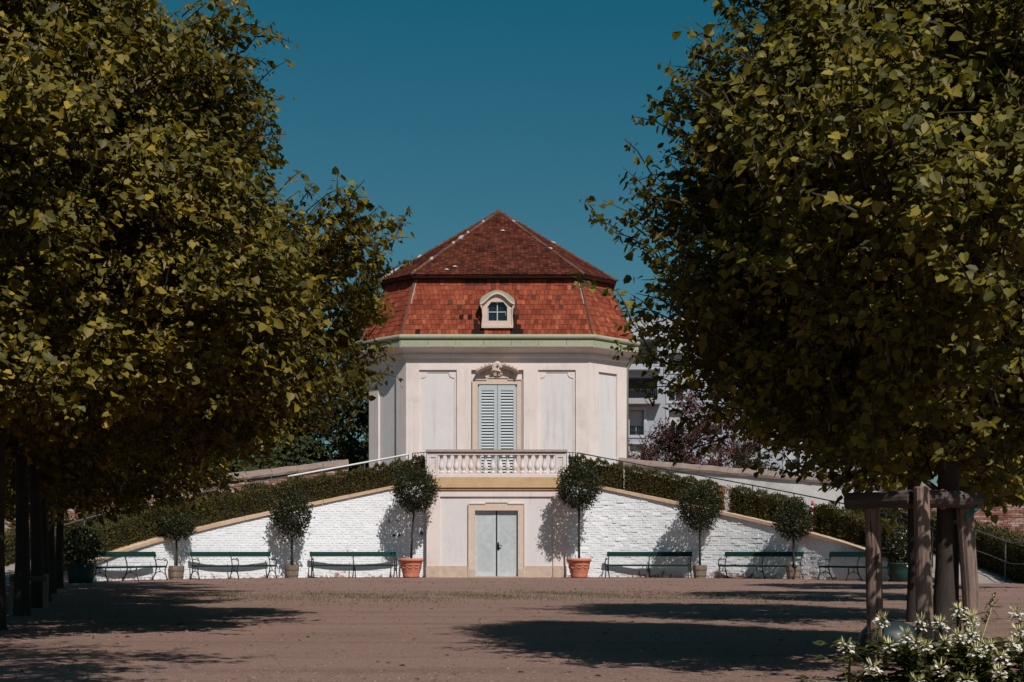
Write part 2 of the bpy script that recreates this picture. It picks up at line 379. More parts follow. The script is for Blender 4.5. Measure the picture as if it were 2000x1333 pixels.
M['pebble'] = tinted('pebble', [(0,(.10,.07,.06)),(.7,(.19,.128,.104)),(1,(.26,.19,.16))], .9, gmix=0)
M['litter'] = tinted('fallen_leaf', [(0,(.06,.035,.022)),(.6,(.13,.07,.035)),(1,(.26,.16,.08))], .9, gmix=0)
M['grass'] = tinted('thin_grass', [(0,(.055,.055,.02)),(1,(.13,.115,.045))], .8, gmix=0)

def structure(o): o["kind"] = "structure"; return o

# ------------------------------------------------------------------ the setting: ground, ramps, terrace
mb = MB(); mb.add([(-900,-200,0),(900,-200,0),(900,1500,0),(-900,1500,0)], [(0,1,2,3)])
structure(mb.build('ground', M['ground']))

def ramp(side, name):
    m = MB(); N = 40
    for i in range(N):
        a, b = -2+94*i/N, -2+94*(i+1)/N
        za, zb = max(.012, coping_top(a)-.14), max(.012, coping_top(b)-.14)
        ro = WR+3.4+(1.3 if side > 0 and a > 12 else 0); q = [arc(side, WR+.40, a, za), arc(side, ro, a, za), arc(side, ro, b, zb), arc(side, WR+.40, b, zb)]
        if side > 0: q = q[::-1]
        bq = [Vector((p.x, p.y, -.05)) for p in q]
        m.hexa(bq, q)
    return structure(m.build(name, M['path']))
ramp(-1, 'path_left'); ramp(1, 'path_right')
mb = MB(); mb.box(-2.40, 2.40, 50.82, 53.6, .5, 3.47); mb.box(-6.5, 6.5, 53.75, 66, .5, 3.44)
structure(mb.build('terrace_floor', M['path']))

# ------------------------------------------------------------------ pavilion (upper house)
pav = empty('garden_pavilion', (0, 57.9, 0), 0, 'white baroque garden pavilion with red tiled mansard roof and grey shutters', 'pavilion')
H0, W0 = 4.9, 3.38
def octv(o, z):     # octagon around the pavilion's centre, offset o from the wall line
    h = H0+o; ww = W0+.4142*o
    return [Vector(p+(z,)) for p in ((-ww,-h),(ww,-h),(h,-ww),(h,ww),(ww,h),(-ww,h),(-h,ww),(-h,-ww))]
def octsweep(m, prof, closed=False):
    rings = [octv(o, z) for o, z in prof]; n = 8; v = [p for r in rings for p in r]; f = []
    for i in range(len(rings)-1):
        for k in range(n): f.append((i*n+k, i*n+(k+1)%n, (i+1)*n+(k+1)%n, (i+1)*n+k))
    if closed:
        i = len(rings)-1
        for k in range(n): f.append((i*n+k, i*n+(k+1)%n, (k+1)%n, k))
    m.add(v, f); return m
def facet_matrix(k):        # local x along facet k, local y inwards, z up; origin at the facet's middle on the wall line
    a = octv(0, 0); p, q = a[k], a[(k+1) % 8]; mid = (p+q)/2; x = (q-p).normalized(); z = Vector((0,0,1)); y = z.cross(x)
    return Matrix(((x.x,y.x,0,mid.x),(x.y,y.y,0,mid.y),(0,0,1,0),(0,0,0,1)))
core = MB(); octsweep(core, [(-.12, 2.6), (-.12, 8.3)]); core.build('wall', M['plaster'], pav)
ZB, ZT = 3.0, 8.05
def rect(x0, x1, z0, z1): return [(x0,z0),(x1,z0),(x1,z1),(x0,z1)]
def notched(x0, x1, z0, z1, r=.17):
    p = [(x0,z0),(x1,z0)]
    p += [(x1, z1-r-.03), (x1-.03, z1-r-.03)]
    for k in range(1, 6): a = R(270-15*k*1.0); p.append((x1-.03+r*math.cos(R(270-90*k/6))*1.0, z1-.03+r*math.sin(R(270-90*k/6))))
    p += [(x1-.03-r, z1-.03), (x1-.03-r, z1), (x0+.03+r, z1), (x0+.03+r, z1-.03)]
    for k in range(1, 6): p.append((x0+.03+r*math.cos(R(0-90*k/6)), z1-.03+r*math.sin(R(0-90*k/6))))
    p += [(x0+.03, z1-r-.03), (x0, z1-r-.03)]
    return p
Lf = W0; Lc = (octv(0,0)[2]-octv(0,0)[1]).length/2
FM = facet_matrix(0)
m = MB(); m.plate(rect(-Lf, Lf, ZB, ZT), [rect(-2.895,-1.505,3.8,7.62), rect(1.505,2.895,3.8,7.62), rect(-.965,.965,3.2,7.62)], 0, .06, FM)
m.build('facade_front', M['plaster'], pav)
for sx in (-1, 1):
    m = MB(); xs = sorted((sx*1.505, sx*2.895))
    m.plate(rect(xs[0]-.02, xs[1]+.02, 3.7, 7.66), [notched(xs[0]+.09, xs[1]-.09, 3.9, 7.53)], .0605, .085, FM); m.build('panel_frame', M['plaster'], pav)
    m = MB(); m.box(xs[0], xs[1], .0855, .119, 3.7, 7.64, FM); m.build('panel_field', M['panel'], pav)
for k in (7, 1):
    G = facet_matrix(k)
    m = MB(); m.plate(rect(-Lc, Lc, ZB, ZT), [rect(-.52 if k == 1 else -.52, .52, 3.8, 7.60)], 0.001, .07, G); m.build('facade_corner', M['plaster'], pav)
    m = MB(); m.box(-.55, .55, .0705, .118, 3.7, 7.64, G); m.build('panel_field', M['panel'], pav)
for k in (2, 3, 4, 5, 6):
    G = facet_matrix(k); L = Lf if k % 2 == 0 else Lc
    m = MB(); m.plate(rect(-L, L, ZB, ZT), [rect(-L*.55, L*.55, 3.8, 7.6)], 0.001, .07, G); m.build('facade_rear', M['plaster'], pav)
# cornice
m = MB(); octsweep(m, [(-.02,8.0),(.035,8.0),(.05,8.06),(.11,8.08),(.13,8.13),(.13,8.19),(.10,8.21),(.15,8.25),(.24,8.30),(.35,8.355),(.41,8.38),(.43,8.40),(.43,8.45),(-.1,8.45)])
m.build('cornice', M['plaster'], pav)
gut = MB(); octsweep(gut, [(.40,8.43),(.415,8.43),(.415,8.66),(.40,8.66)]); 
prof = [(.30,8.66)]+[(.415+.085*math.cos(a), 8.78+.095*math.sin(a)) for a in [R(-80+20*i) for i in range(10)]]+[(.28,8.90)]
octsweep(gut, prof); gutter = gut.build('gutter', M['copper'], pav)
for k in (0, 1, 7, 2, 6):
    a = octv(.418, 0); p, q = a[k], a[(k+1) % 8]; L = (q-p).length; n = 7 if k % 2 == 0 else 2
    x = (q-p).normalized(); y = Vector((0,0,1)).cross(x)
    for i in range(n):
        p0 = p+x*(L*i/n+.011); p1 = p+x*(L*(i+1)/n-.011)
        m = MB(); e = .020+.008*random.random()
        m.hexa([p0-y*e+Vector((0,0,8.415)), p1-y*e+Vector((0,0,8.415)), p1+y*.002+Vector((0,0,8.415)), p0+y*.002+Vector((0,0,8.415))],
               [p0-y*e+Vector((0,0,8.645)), p1-y*e+Vector((0,0,8.645)), p1+y*.002+Vector((0,0,8.645)), p0+y*.002+Vector((0,0,8.645))])
        m.build('fascia_panel', M['copper_seg'], gutter)
G = facet_matrix(1)
m = MB(); m.tube([G @ Vector((Lc+.05,.02,3.2)), G @ Vector((Lc+.05,.02,7.9)), G @ Vector((Lc+.05,-.15,8.15)), G @ Vector((Lc+.05,-.33,8.45))], .055, 8); m.build('downpipe', M['copper'], pav, True)

# window: stone surround, shutters with slats, sculpted crown
m = MB()
pts = [(-.89,3.3),(-.72,3.3),(-.72,7.09),(.72,7.09),(.72,3.3),(.89,3.3),(.89,7.24),(.40,7.24),(.37,7.31),(-.37,7.31),(-.40,7.24),(-.89,7.24)]
m.plate(pts, [], .0, .117, FM); sur = m.build('window_surround', M['stone'], pav)
m = MB(); 
pts2 = [(-.93,3.3),(-.891,3.3),(-.891,7.241),(-.401,7.241),(-.371,7.311),(.371,7.311),(.401,7.241),(.891,7.241),(.891,3.3),(.93,3.3),(.93,7.28),(.43,7.28),(.40,7.35),(-.40,7.35),(-.43,7.28),(-.93,7.28)]
m.plate(pts2, [], -.03, .05, FM); m.build('moulding', M['stone'], sur)
m = MB(); m.box(-.715, .715, .09, .117, 3.3, 7.085, FM); m.build('window_reveal', M['louvre'], pav)
slat_me = None
for sx in (-1, 1):
    x0, x1 = (-.708, -.008) if sx < 0 else (.008, .708)
    m = MB(); m.plate(rect(x0, x1, 3.48, 7.075), [rect(x0+.12, x1-.12, 3.62, 6.86)], .028, .068, FM)
    sh = m.build('shutter', M['shutter'], pav)
    n = 30; pitch = (6.86-3.62)/n
    if slat_me is None:
        s = MB(); s.box(-.228, .228, -.040, .040, -.006, .006, Matrix.Rotation(R(58), 4, 'X')); so = s.build('slat', M['shutter'], None); slat_me = so.data; bpy.data.objects.remove(so)
    for i in range(n):
        share('slat', slat_me, sh, FM @ Matrix.Translation(((x0+x1)/2, .052, 3.62+pitch*(i+.5))))
for sx in (-1, 1):
    m = MB(); m.box(sx*.70-.03, sx*.70+.03, .0, .03, 7.03, 7.08, FM); m.build('hinge', M['iron'], pav)
cr = MB(); cr.prism([(-.45,7.352),(.45,7.352),(.47,7.62),(.30,7.70),(0,7.74),(-.30,7.70),(-.47,7.62)], -.02, .058, FM)
crown = cr.build('window_crown', M['stone'], pav)
for sx in (-1, 1):      # two curved halves of the bow pediment
    m = MB(); N = 8; A = [R(90-sx*(8+i*27/N)) for i in range(N+1)]
    rc = (0, 6.36); prof = [(1.30,-.02),(1.30,-.20),(1.335,-.24),(1.365,-.24),(1.365,-.28),(1.41,-.30),(1.41,.058),(1.30,.058)]
    v = []; f = []
    for a in A:
        for r_, y_ in prof: v.append(FM @ Vector((rc[0]+r_*math.cos(a)*.98, y_, rc[1]+r_*math.sin(a)+.03)))
    k = len(prof)
    for i in range(N):
        for j in range(k): f.append((i*k+j, i*k+(j+1) % k, (i+1)*k+(j+1) % k, (i+1)*k+j)[::sx])
    f += [tuple(range(k)), tuple(range(N*k, N*k+k))[::-1]]
    m.add(v, f); m.build('bow_moulding', M['stone'], crown)
    m = MB()
    for i in range(9):      # acanthus leaves on top of the bow
        a = R(90-sx*(7+i*3.2)); c0 = Vector((1.40*math.cos(a)*.98, -.10, 6.39+1.40*math.sin(a)))
        tip = c0+Vector((sx*.045*(1 if i % 2 else -.4), -.04-.03*random.random(), .055+.035*random.random()))
        m.tube([FM @ (c0+Vector((0,0,-.02))), FM @ ((c0+tip)/2+Vector((0,-.03,.02))), FM @ tip, FM @ (tip+Vector((sx*.03,-.02,-.015)))], [.03,.036,.024,.008], 6)
    m.build('leaf_carving', M['stone'], crown, True)
    m = MB()                # scroll beside the keystone
    sp = [FM @ Vector((sx*.11+.055*(1-t*.8)*math.cos(t*9)*sx, -.30, 7.72+.055*(1-t*.8)*math.sin(t*9))) for t in [i/18 for i in range(19)]]
    m.tube(sp, .020, 6); m.build('scroll', M['stone'], crown, True)
m = MB()
for i in range(7):          # palmette
    a = R(40+i*100/6); m.tube([FM @ Vector((0,-.20,7.66)), FM @ Vector((.10*math.cos(a),-.29,7.70+.12*math.sin(a))), FM @ Vector((.16*math.cos(a),-.27,7.72+.19*math.sin(a)))], [.02,.034,.014], 6)
m.build('palmette', M['stone'], crown, True)
m = MB(); sh_pts = [(.245*math.cos(R(180+i*180/14)), 7.58+.205*math.sin(R(180+i*180/14))) for i in range(15)]
m.prism(sh_pts, -.075, -.022, FM)
for i in range(6):
    a = R(200+i*28); m.tube([FM @ Vector((0,-.11,7.57)), FM @ Vector((.22*math.cos(a),-.085,7.58+.18*math.sin(a)))], [.014,.026], 6)
m.build('shell', M['stone'], crown)
# ---- mansard roof
MBo, MTo, MBz, MTz = .30, -.72, 8.87, 11.12
m = MB(); octsweep(m, [(MBo-.05,8.7),(MBo-.05,MBz),(MTo-.05,MTz),(MTo-.3,MTz+.1)]); mans = m.build('mansard_roof', M['under'], pav)
def facet_frame(k, o0, z0, o1, z1):
    a, b = octv(o0, z0), octv(o1, z1)
    p, q, r_, s_ = a[k], a[(k+1) % 8], b[(k+1) % 8], b[k]
    x = (q-p).normalized(); up = ((s_+r_)/2-(p+q)/2); L = up.length; up.normalize(); nrm = x.cross(up)
    return (p+q)/2, x, up, nrm, (q-p).length/2, (r_-s_).length/2, L
def mat4(o, x, y, z): return Matrix(((x.x,y.x,z.x,o.x),(x.y,y.y,z.y,o.y),(x.z,y.z,z.z,o.z),(0,0,0,1)))
tile_count = 0
def lay_tiles(k, rows, tw, frame, joined, singles_from=None, soot=None, thick=.026):
    global tile_count
    o, x, up, nrm, hb, ht, L = frame; y = 0.0
    tilt = .055
    for ri, ex in enumerate(rows):
        ymid = y+ex/2; half = hb+(ht-hb)*ymid/L
        n = max(1, round(2*half/tw)); wd = 2*half/n; off = (ri % 2)*wd*.5
        xs_ = [-half+off+i*wd for i in range(n+(0 if off == 0 else 0))]
        edges = [-half]+([-half+wd*.5] if off else [])+[e for e in [-half+off+i*wd for i in range(1, n)]]+[half]
        for i in range(len(edges)-1):
            e0, e1 = edges[i], edges[i+1]; cx = (e0+e1)/2; ww = e1-e0-.010
            if ww < .03: continue
            skip = soot and soot(cx, ymid, 'skip')
            if skip: continue
            jy = random.uniform(-.006, .006); ang = tilt+random.uniform(-.012, .016)
            c = o+x*cx+up*(y+ex/2+.02+jy)+nrm*(.026+random.uniform(-.004, .005))
            T = mat4(c, x, (up*math.cos(ang)+nrm*-math.sin(ang)), (nrm*math.cos(ang)+up*math.sin(ang)))
            T = T @ Matrix.Rotation(random.uniform(-.012, .012), 4, 'Z')
            if singles_from is not None and ri >= singles_from and tile_count < 300:
                tile_count += 1
                s = soot(cx, ymid, 'soot') if soot else False
                ob = share('roof_tile', tile_mesh(ww, ex+.045, thick, s), mans, T)
            else:
                s = soot and soot(cx, ymid, 'soot')
                joined.box(-ww/2, ww/2, -(ex+.045)/2, (ex+.045)/2, -thick/2, thick/2, T, tint=(0.0 if s else .07+.93*random.random()**.9))
        y += ex
_tm = {}
def tile_mesh(ww, hh, th, s):
    key = (round(ww, 2), round(hh, 2), bool(s))
    if key not in _tm:
        b = MB(); w2, h2 = ww/2, hh/2
        b.prism([(-w2,-h2+.012),(-w2*.6,-h2),(w2*.6,-h2),(w2,-h2+.012),(w2,h2),(-w2,h2)], -th/2, th/2, Matrix.Rotation(-PI/2, 4, 'X') @ Matrix.Scale(1, 4))
        o = b.build('roof_tile', M['soot'] if s else M['tile'], None); me = o.data
        # prism lies in x,z: turn it into x,y
        for vtx in me.vertices: vtx.co = Vector((vtx.co.x, vtx.co.y*1.0, vtx.co.z))
        bpy.data.objects.remove(o); _tm[key] = me
    return _tm[key]
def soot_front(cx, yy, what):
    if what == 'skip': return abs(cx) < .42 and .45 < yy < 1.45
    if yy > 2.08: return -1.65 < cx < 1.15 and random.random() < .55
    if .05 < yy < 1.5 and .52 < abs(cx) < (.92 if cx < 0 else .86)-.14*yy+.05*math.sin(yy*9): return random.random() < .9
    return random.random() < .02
rows = [.211]*10+[.30]
fr0 = facet_frame(0, MBo, MBz, MTo, MTz); sc_ = fr0[6]/sum(rows); rows = [r*sc_ for r in rows]
jm = MB(); lay_tiles(0, rows, .158, fr0, jm, singles_from=4, soot=soot_front)
for k in (7, 1):
    lay_tiles(k, rows, .158, facet_frame(k, MBo, MBz, MTo, MTz), jm)
for k in (6, 2): lay_tiles(k, rows, .3, facet_frame(k, MBo, MBz, MTo, MTz), jm)
tj = jm.build('roof_tiles', M['tile_j'], mans); tj["kind"] = "stuff"
a, b = octv(MBo+.02, MBz), octv(MTo+.02, MTz)
for k in (0, 1, 2, 7):       # hips of the mansard
    m = MB(); m.tube([a[k], b[k]], .055, 6); m.build('mansard_hip', M['hip'], mans)
for k, dx in ((0, .07), (1, .075)):
    m = MB(); p, q = a[k], b[k]; d = Vector((dx if k == 0 else -dx, -.03, 0))
    m.tube([p.lerp(q, .55)+d, p.lerp(q, .98)+d], .018, 5); m.build('mortar_line', M['mortar'], mans)
# ---- upper roof
EO, EZ, AZ = -.38, 11.20, 14.62
ev = octv(EO, EZ); apex = Vector((0,0,AZ))
m = MB(); v = ev+[apex]+octv(EO-.05, EZ-.09)+octv(MTo-.25, EZ-.12)
f = [(k, (k+1) % 8, 8) for k in range(8)]+[(k, 9+k, 9+(k+1) % 8, (k+1) % 8) for k in range(8)]+[(9+k, 17+k, 17+(k+1) % 8, 9+(k+1) % 8) for k in range(8)]
m.add(v, f); upr = m.build('upper_roof', M['under'], pav)
jm = MB()
for k in range(8):
    p, q = ev[k], ev[(k+1) % 8]; x = (q-p).normalized(); mid = (p+q)/2; up = apex-mid; L = up.length; up.normalize(); nrm = x.cross(up)
    near = k in (0, 1, 7)
    nr = 36 if near else 18
    lay_tiles(k, [L/nr*.985]*nr, .158 if near else .4, (mid, x, up, nrm, (q-p).length/2, .01, L), jm)
uj = jm.build('roof_tiles', M['uptile'], upr); uj["kind"] = "stuff"
hip_me = None
for k in range(8):
    p = ev[k]; d = (apex-p); L = d.length; d.normalize(); n = 17
    if hip_me is None:
        b_ = MB(); N = 7
        v = []; f = []
        for j, (yy, rr) in enumerate(((-.5, .085), (.5, .068))):
            for i in range(N): a_ = PI*i/(N-1); v.append((rr*math.cos(a_), yy, rr*math.sin(a_)*.75))
            for i in range(N): a_ = PI*i/(N-1); v.append(((rr-.02)*math.cos(a_), yy, (rr-.02)*math.sin(a_)*.75))
        for i in range(N-1):
            f += [(i, i+1, 2*N+i+1, 2*N+i), (N+i, 3*N+i, 3*N+i+1, N+i+1), (i, N+i, N+i+1, i+1), (2*N+i, 2*N+i+1, 3*N+i+1, 3*N+i)]
        b_.add(v, f); o_ = b_.build('hip_tile', M['hip'], None); hip_me = o_.data; bpy.data.objects.remove(o_)
    outw = Vector((p.x, p.y, 0)).normalized(); x = d.cross(outw).normalized(); z = x.cross(d).normalized()
    if z.z < 0: z = -z; x = -x
    if k in (0, 1, 2, 7):
        for i in range(n):
            s = L/n*1.06
            T = mat4(p+d*(L*(i+.5)/n)+z*(.025+random.uniform(-.006,.008)), x, d, z) @ Matrix.Rotation(random.uniform(-.04,.04), 4, 'Z') @ Matrix.Diagonal((1, s, 1, 1))
            share('hip_tile', hip_me, upr, T)
    m = MB(); m.tube([p+d*.02+z*.02, apex], .06, 6); m.build('mortar_bed', M['mortar'], upr)
for (k, t, L_, r_) in ((0,.52,.42,.085),(0,.45,.20,.075),(0,.62,.16,.07),(0,.80,.18,.065),(0,.20,.30,.07),(7,.03,.9,.07),(7,.30,.35,.06),(1,.80,.25,.06),(1,.36,.22,.06),(2,.5,.3,.06)):
    d_ = (apex-ev[k]).normalized(); p = ev[k].lerp(apex, t)+Vector((0, -.012, .045)); m = MB()
    m.tube([p, p+d_*L_*.3+Vector((.015,0,.012)), p+d_*L_*.7+Vector((-.012,0,.006)), p+d_*L_], [r_*.5, r_, r_*.85, r_*.4], 7); m.build('mortar_patch', M['mortar'], upr, True)
for (fx, fy) in ((.18,.66),(-1.6,.10),(-1.9,.055)):
    p_ = ev[0].lerp(ev[1], .5); up_ = (apex-p_); c_ = p_+up_*fy+Vector((fx, -.06, .05)); m = MB()
    m.tube([c_-Vector((.09,0,0)), c_+Vector((0,0,.01)), c_+Vector((.08,0,.0))], [.012,.035,.015], 6); m.build('mortar_patch', M['whiterail'], upr, True)
m = MB(); m.lathe([(.16,-.16),(.17,-.05),(.11,.05),(.05,.10)], 10, tuple(apex)); m.build('apex_cap', M['hip'], upr, True)
# ---- dormer
dor = empty('dormer', (0, 0, 0)); dor.parent = pav
YF = -5.20
DM = Matrix.Translation((0, YF, 0))
fr = [(-.36,9.39),(.36,9.39),(.36,9.90),(.22,10.08),(-.22,10.08),(-.36,9.90)]
front = [(-.52,9.16),(.52,9.16),(.52,10.08),(.40,10.12),(.26,10.24),(0,10.38),(-.26,10.24),(-.40,10.12),(-.52,10.08)]
m = MB(); m.plate(front, [fr], 0, .18, DM); m.build('dormer_front', M['stone'], dor)
m = MB()
for sx in (-1, 1):
    x0, x1 = sorted((sx*.45, sx*.518)); m.box(x0, x1, YF+.181, YF+1.2, 9.0, 10.08)
m.build('dormer_cheek', M['copper'], dor)
m = MB()
top = [(-.64,10.03),(-.50,10.09),(-.39,10.19),(-.27,10.31),(-.14,10.39),(0,10.43),(.14,10.39),(.27,10.31),(.39,10.19),(.50,10.09),(.64,10.03)]
poly = top+[(x, z-.07) for x, z in top[::-1]]
m.prism(poly[::-1], -.10, .20, DM); m.build('dormer_moulding', M['stone'], dor)
topg = [(-.65,10.10),(-.58,10.22),(-.45,10.33),(-.30,10.42),(-.15,10.485),(0,10.51),(.15,10.485),(.30,10.42),(.45,10.33),(.58,10.22),(.65,10.10)]
poly = topg+[(x*.98, z+.003) for x, z in top[::-1]]
m = MB(); m.prism(poly[::-1], -.07, 1.25, DM); m.build('dormer_roof', M['copper'], dor)
for sx in (-1, 1):
    m = MB(); m.tube([DM @ Vector((sx*.55,-.02,10.02)), DM @ Vector((sx*.60,-.03,9.93)), DM @ Vector((sx*.55,-.02,9.82)), DM @ Vector((sx*.535,0,9.55)), DM @ Vector((sx*.56,0,9.25)), DM @ Vector((sx*.55,0,9.14))], [.05,.045,.035,.025,.03,.04], 8); m.build('volute', M['stone'], dor, True)
m = MB(); m.box(-.58, .58, YF-.05, YF+.17, 9.12, 9.22); m.build('dormer_sill', M['stone'], dor)
m = MB(); m.box(-.37, .37, YF+.13, YF+.14, 9.38, 10.09); pane = m.build('pane', M['glass'], dor)
m = MB(); m.box(-.018, .018, YF+.095, YF+.128, 9.392, 10.08); m.box(-.36, .36, YF+.10, YF+.126, 9.71, 9.74)
m.box(-.355, -.325, YF+.10, YF+.127, 9.393, 9.92); m.box(.30, .33, YF+.10, YF+.127, 9.60, 9.75); m.build('muntin', M['shutter'], dor)

# ------------------------------------------------------------------ door block with balcony
blk = empty('balcony_block', (0, 50, 0), 0, 'cream balcony block with stone balustrade above a pale double door', 'balcony')
m = MB(); m.box(-2.44, 2.44, .19, .8, 0, 3.12); m.build('wall_core', M['panel'], blk)
m = MB(); m.plate(rect(-2.44, 2.44, 0, 3.12), [rect(-1.97, 1.97, .0012, 2.82)], 0, .06); m.build('wall', M['plaster'], blk)
m = MB(); m.plate(rect(-1.99, 1.99, .001, 2.85), [rect(-.76, .76, .002, 2.345)], .0605, .189); m.build('recessed_wall', M['panel'], blk)
for x0, x1, y in ((-2.46,-1.975,-.035),(1.975,2.46,-.035),(-1.972,-.952,.02),(.952,1.972,.02)):
    m = MB(); m.box(x0, x1, y, y+.036 if y > 0 else -.001, .001, .38); m.box(x0+.003, x1-.003, y+.004, y+.036 if y > 0 else -.001, .3805, .40); m.build('plinth_stone', M['plinth'], blk)
m = MB(); m.plate([(-.95,.002),(-.752,.002),(-.752,2.335),(.752,2.335),(.752,.002),(.95,.002),(.95,2.55),(.40,2.55),(.36,2.60),(-.36,2.60),(-.40,2.55),(-.95,2.55)], [], .0, .0602)
ds = m.build('door_surround', M['stone'], blk)
m = MB(); m.plate([(-.985,.002),(-.951,.002),(-.951,2.551),(-.401,2.551),(-.361,2.601),(.361,2.601),(.401,2.551),(.951,2.551),(.951,.002),(.985,.002),(.985,2.585),(.43,2.585),(.39,2.635),(-.39,2.635),(-.43,2.585),(-.985,2.585)], [], -.025, .0602); m.build('moulding', M['stone'], ds)
for x0_, x1_ in ((-.95,-.755),(.755,.95)):
    m = MB(); m.box(x0_, x1_, -.028, -.001, .003, .30); m.build('base_block', M['plinth'], ds)
m = MB(); m.box(-.755, .755, -.02, .14, -.05, .035); m.build('threshold', M['plinth'], blk)
def clip(poly, x0, x1, z0, z1):
    for ax, val, sg in ((0,x0,1),(0,x1,-1),(1,z0,1),(1,z1,-1)):
        out = []
        for i in range(len(poly)):
            p, q = poly[i], poly[(i+1) % len(poly)]
            ip, iq = sg*(p[ax]-val) >= 0, sg*(q[ax]-val) >= 0
            if ip: out.append(p)
            if ip != iq:
                t = (val-p[ax])/(q[ax]-p[ax]); out.append((p[0]+(q[0]-p[0])*t, p[1]+(q[1]-p[1])*t))
        poly = out
        if len(poly) < 3: return []
    return poly
for sx in (-1, 1):
    x0, x1 = (-.75, -.028) if sx < 0 else (.028, .75)
    m = MB(); m.box(x0, x1, .150, .185, .04, 2.335); leaf = m.build('door', M['shutter'], blk)
    m = MB(); m.plate(rect(x0, x1, .04, 2.335), [rect(x0+.09, x1-.09, .22, 2.24)], .134, .149); m.build('door_frame', M['door'], leaf)
    zm = 1.23; pitch = .125
    for half in (0, 1):
        za, zb = (.223, zm) if half == 0 else (zm, 2.237)
        slope = (1 if half == 1 else -1)*(-sx)     # left leaf: "<", right leaf: ">"
        for i in range(-12, 40):
            g = .006; xa, xb = x0-.2, x1+.2
            if half == 1: c0 = zm-1.0+i*pitch
            else: c0 = zm+1.0-i*pitch
            ref = x0+.09 if sx < 0 else x1-.09
            def zz(x): return c0+slope*(x-ref)
            lo, hi = (g, pitch-g) if half == 1 else (-pitch+g, -g)
            poly = clip([(xa, zz(xa)+lo), (xb, zz(xb)+lo), (xb, zz(xb)+hi), (xa, zz(xa)+hi)], x0+.093, x1-.093, za+.002, zb-.002)
            if len(poly) >= 3:
                m = MB(); m.prism(poly, .139, .1495); m.build('plank', M['door'], leaf)
m = MB(); m.box(-.024, .024, .125, .149, .04, 2.335); m.build('astragal', M['iron'], blk)
m = MB(); m.prism([(.03,.98),(.065,.95),(.10,.98),(.095,1.2),(.065,1.25),(.035,1.2)], .11, .133); m.tube([(.065,.12,1.13),(.065,.06,1.13),(.16,.06,1.12),(.18,.07,1.09)], [.016,.016,.015,.02], 8); m.tube([(.065,.115,1.03),(.10,.09,1.02),(.13,.10,1.05)], .016, 6); m.build('door_handle', M['iron'], blk, True)
m = MB(); m.box(-2.44, 2.44, -.10, .12, 3.13, 3.49); m.box(-2.40, 2.40, -.05, .1, 3.05, 3.129); slab = m.build('balcony_slab', M['sand'], blk)
m = MB(); m.box(-2.41, 2.41, -.07, .28, 3.492, 3.56); m.box(-2.38, 2.38, -.03, .24, 3.561, 3.63); bal = m.build('balustrade', M['balu'], blk)
m = MB(); m.box(-2.47, 2.47, -.09, .30, 4.375, 4.455); m.box(-2.44, 2.44, -.055, .265, 4.335, 4.3745); m.build('balustrade_rail', M['cap'], bal)
m = MB(); m.box(-2.40, 2.40, -.03, .24, 4.27, 4.334); m.build('rail_bed', M['balu'], bal)
for sx in (-1, 1):
    m = MB(); xa, xb = sorted((sx*2.06, sx*2.38)); m.plate(rect(xa, xb, 3.631, 4.269), [rect(xa+.07, xb-.07, 3.72, 4.19)], -.025, .0); m.box(xa, xb, .0005, .235, 3.631, 4.269); m.build('balustrade_pedestal', M['balu'], bal)
bp = [(.085,0),(.085,.06),(.06,.07),(.05,.10),(.075,.14),(.098,.21),(.095,.27),(.07,.35),(.045,.45),(.042,.52),(.06,.55),(.05,.57),(.075,.60),(.085,.61),(.085,.64)]
m = MB(); m.lathe(bp, 14); b0 = m.build('baluster', M['balu'], bal, True); b0.matrix_local = Matrix.Translation((-1.93, .105, 3.63))
nb = 16
for i in range(1, nb): inst(b0, bal, Matrix.Translation((-1.93+3.86*i/(nb-1), .105, 3.63)))
for sx in (-1, 1):      # short iron railing from balustrade to ramp
    m = MB(); p0, p1 = Vector((sx*2.45, .2, 4.38)), Vector((sx*2.98, .75, 4.38))
    m.tube([p0, p1], .014, 6); m.tube([p0-Vector((0,0,.75)), p1-Vector((0,0,.75))], .012, 6)
    for i in range(6):
        q = p0.lerp(p1, i/5); m.tube([q, q-Vector((0,0,.9))], .009 if i < 5 else .018, 5)
    m.build('corner_railing', M['iron'], blk)

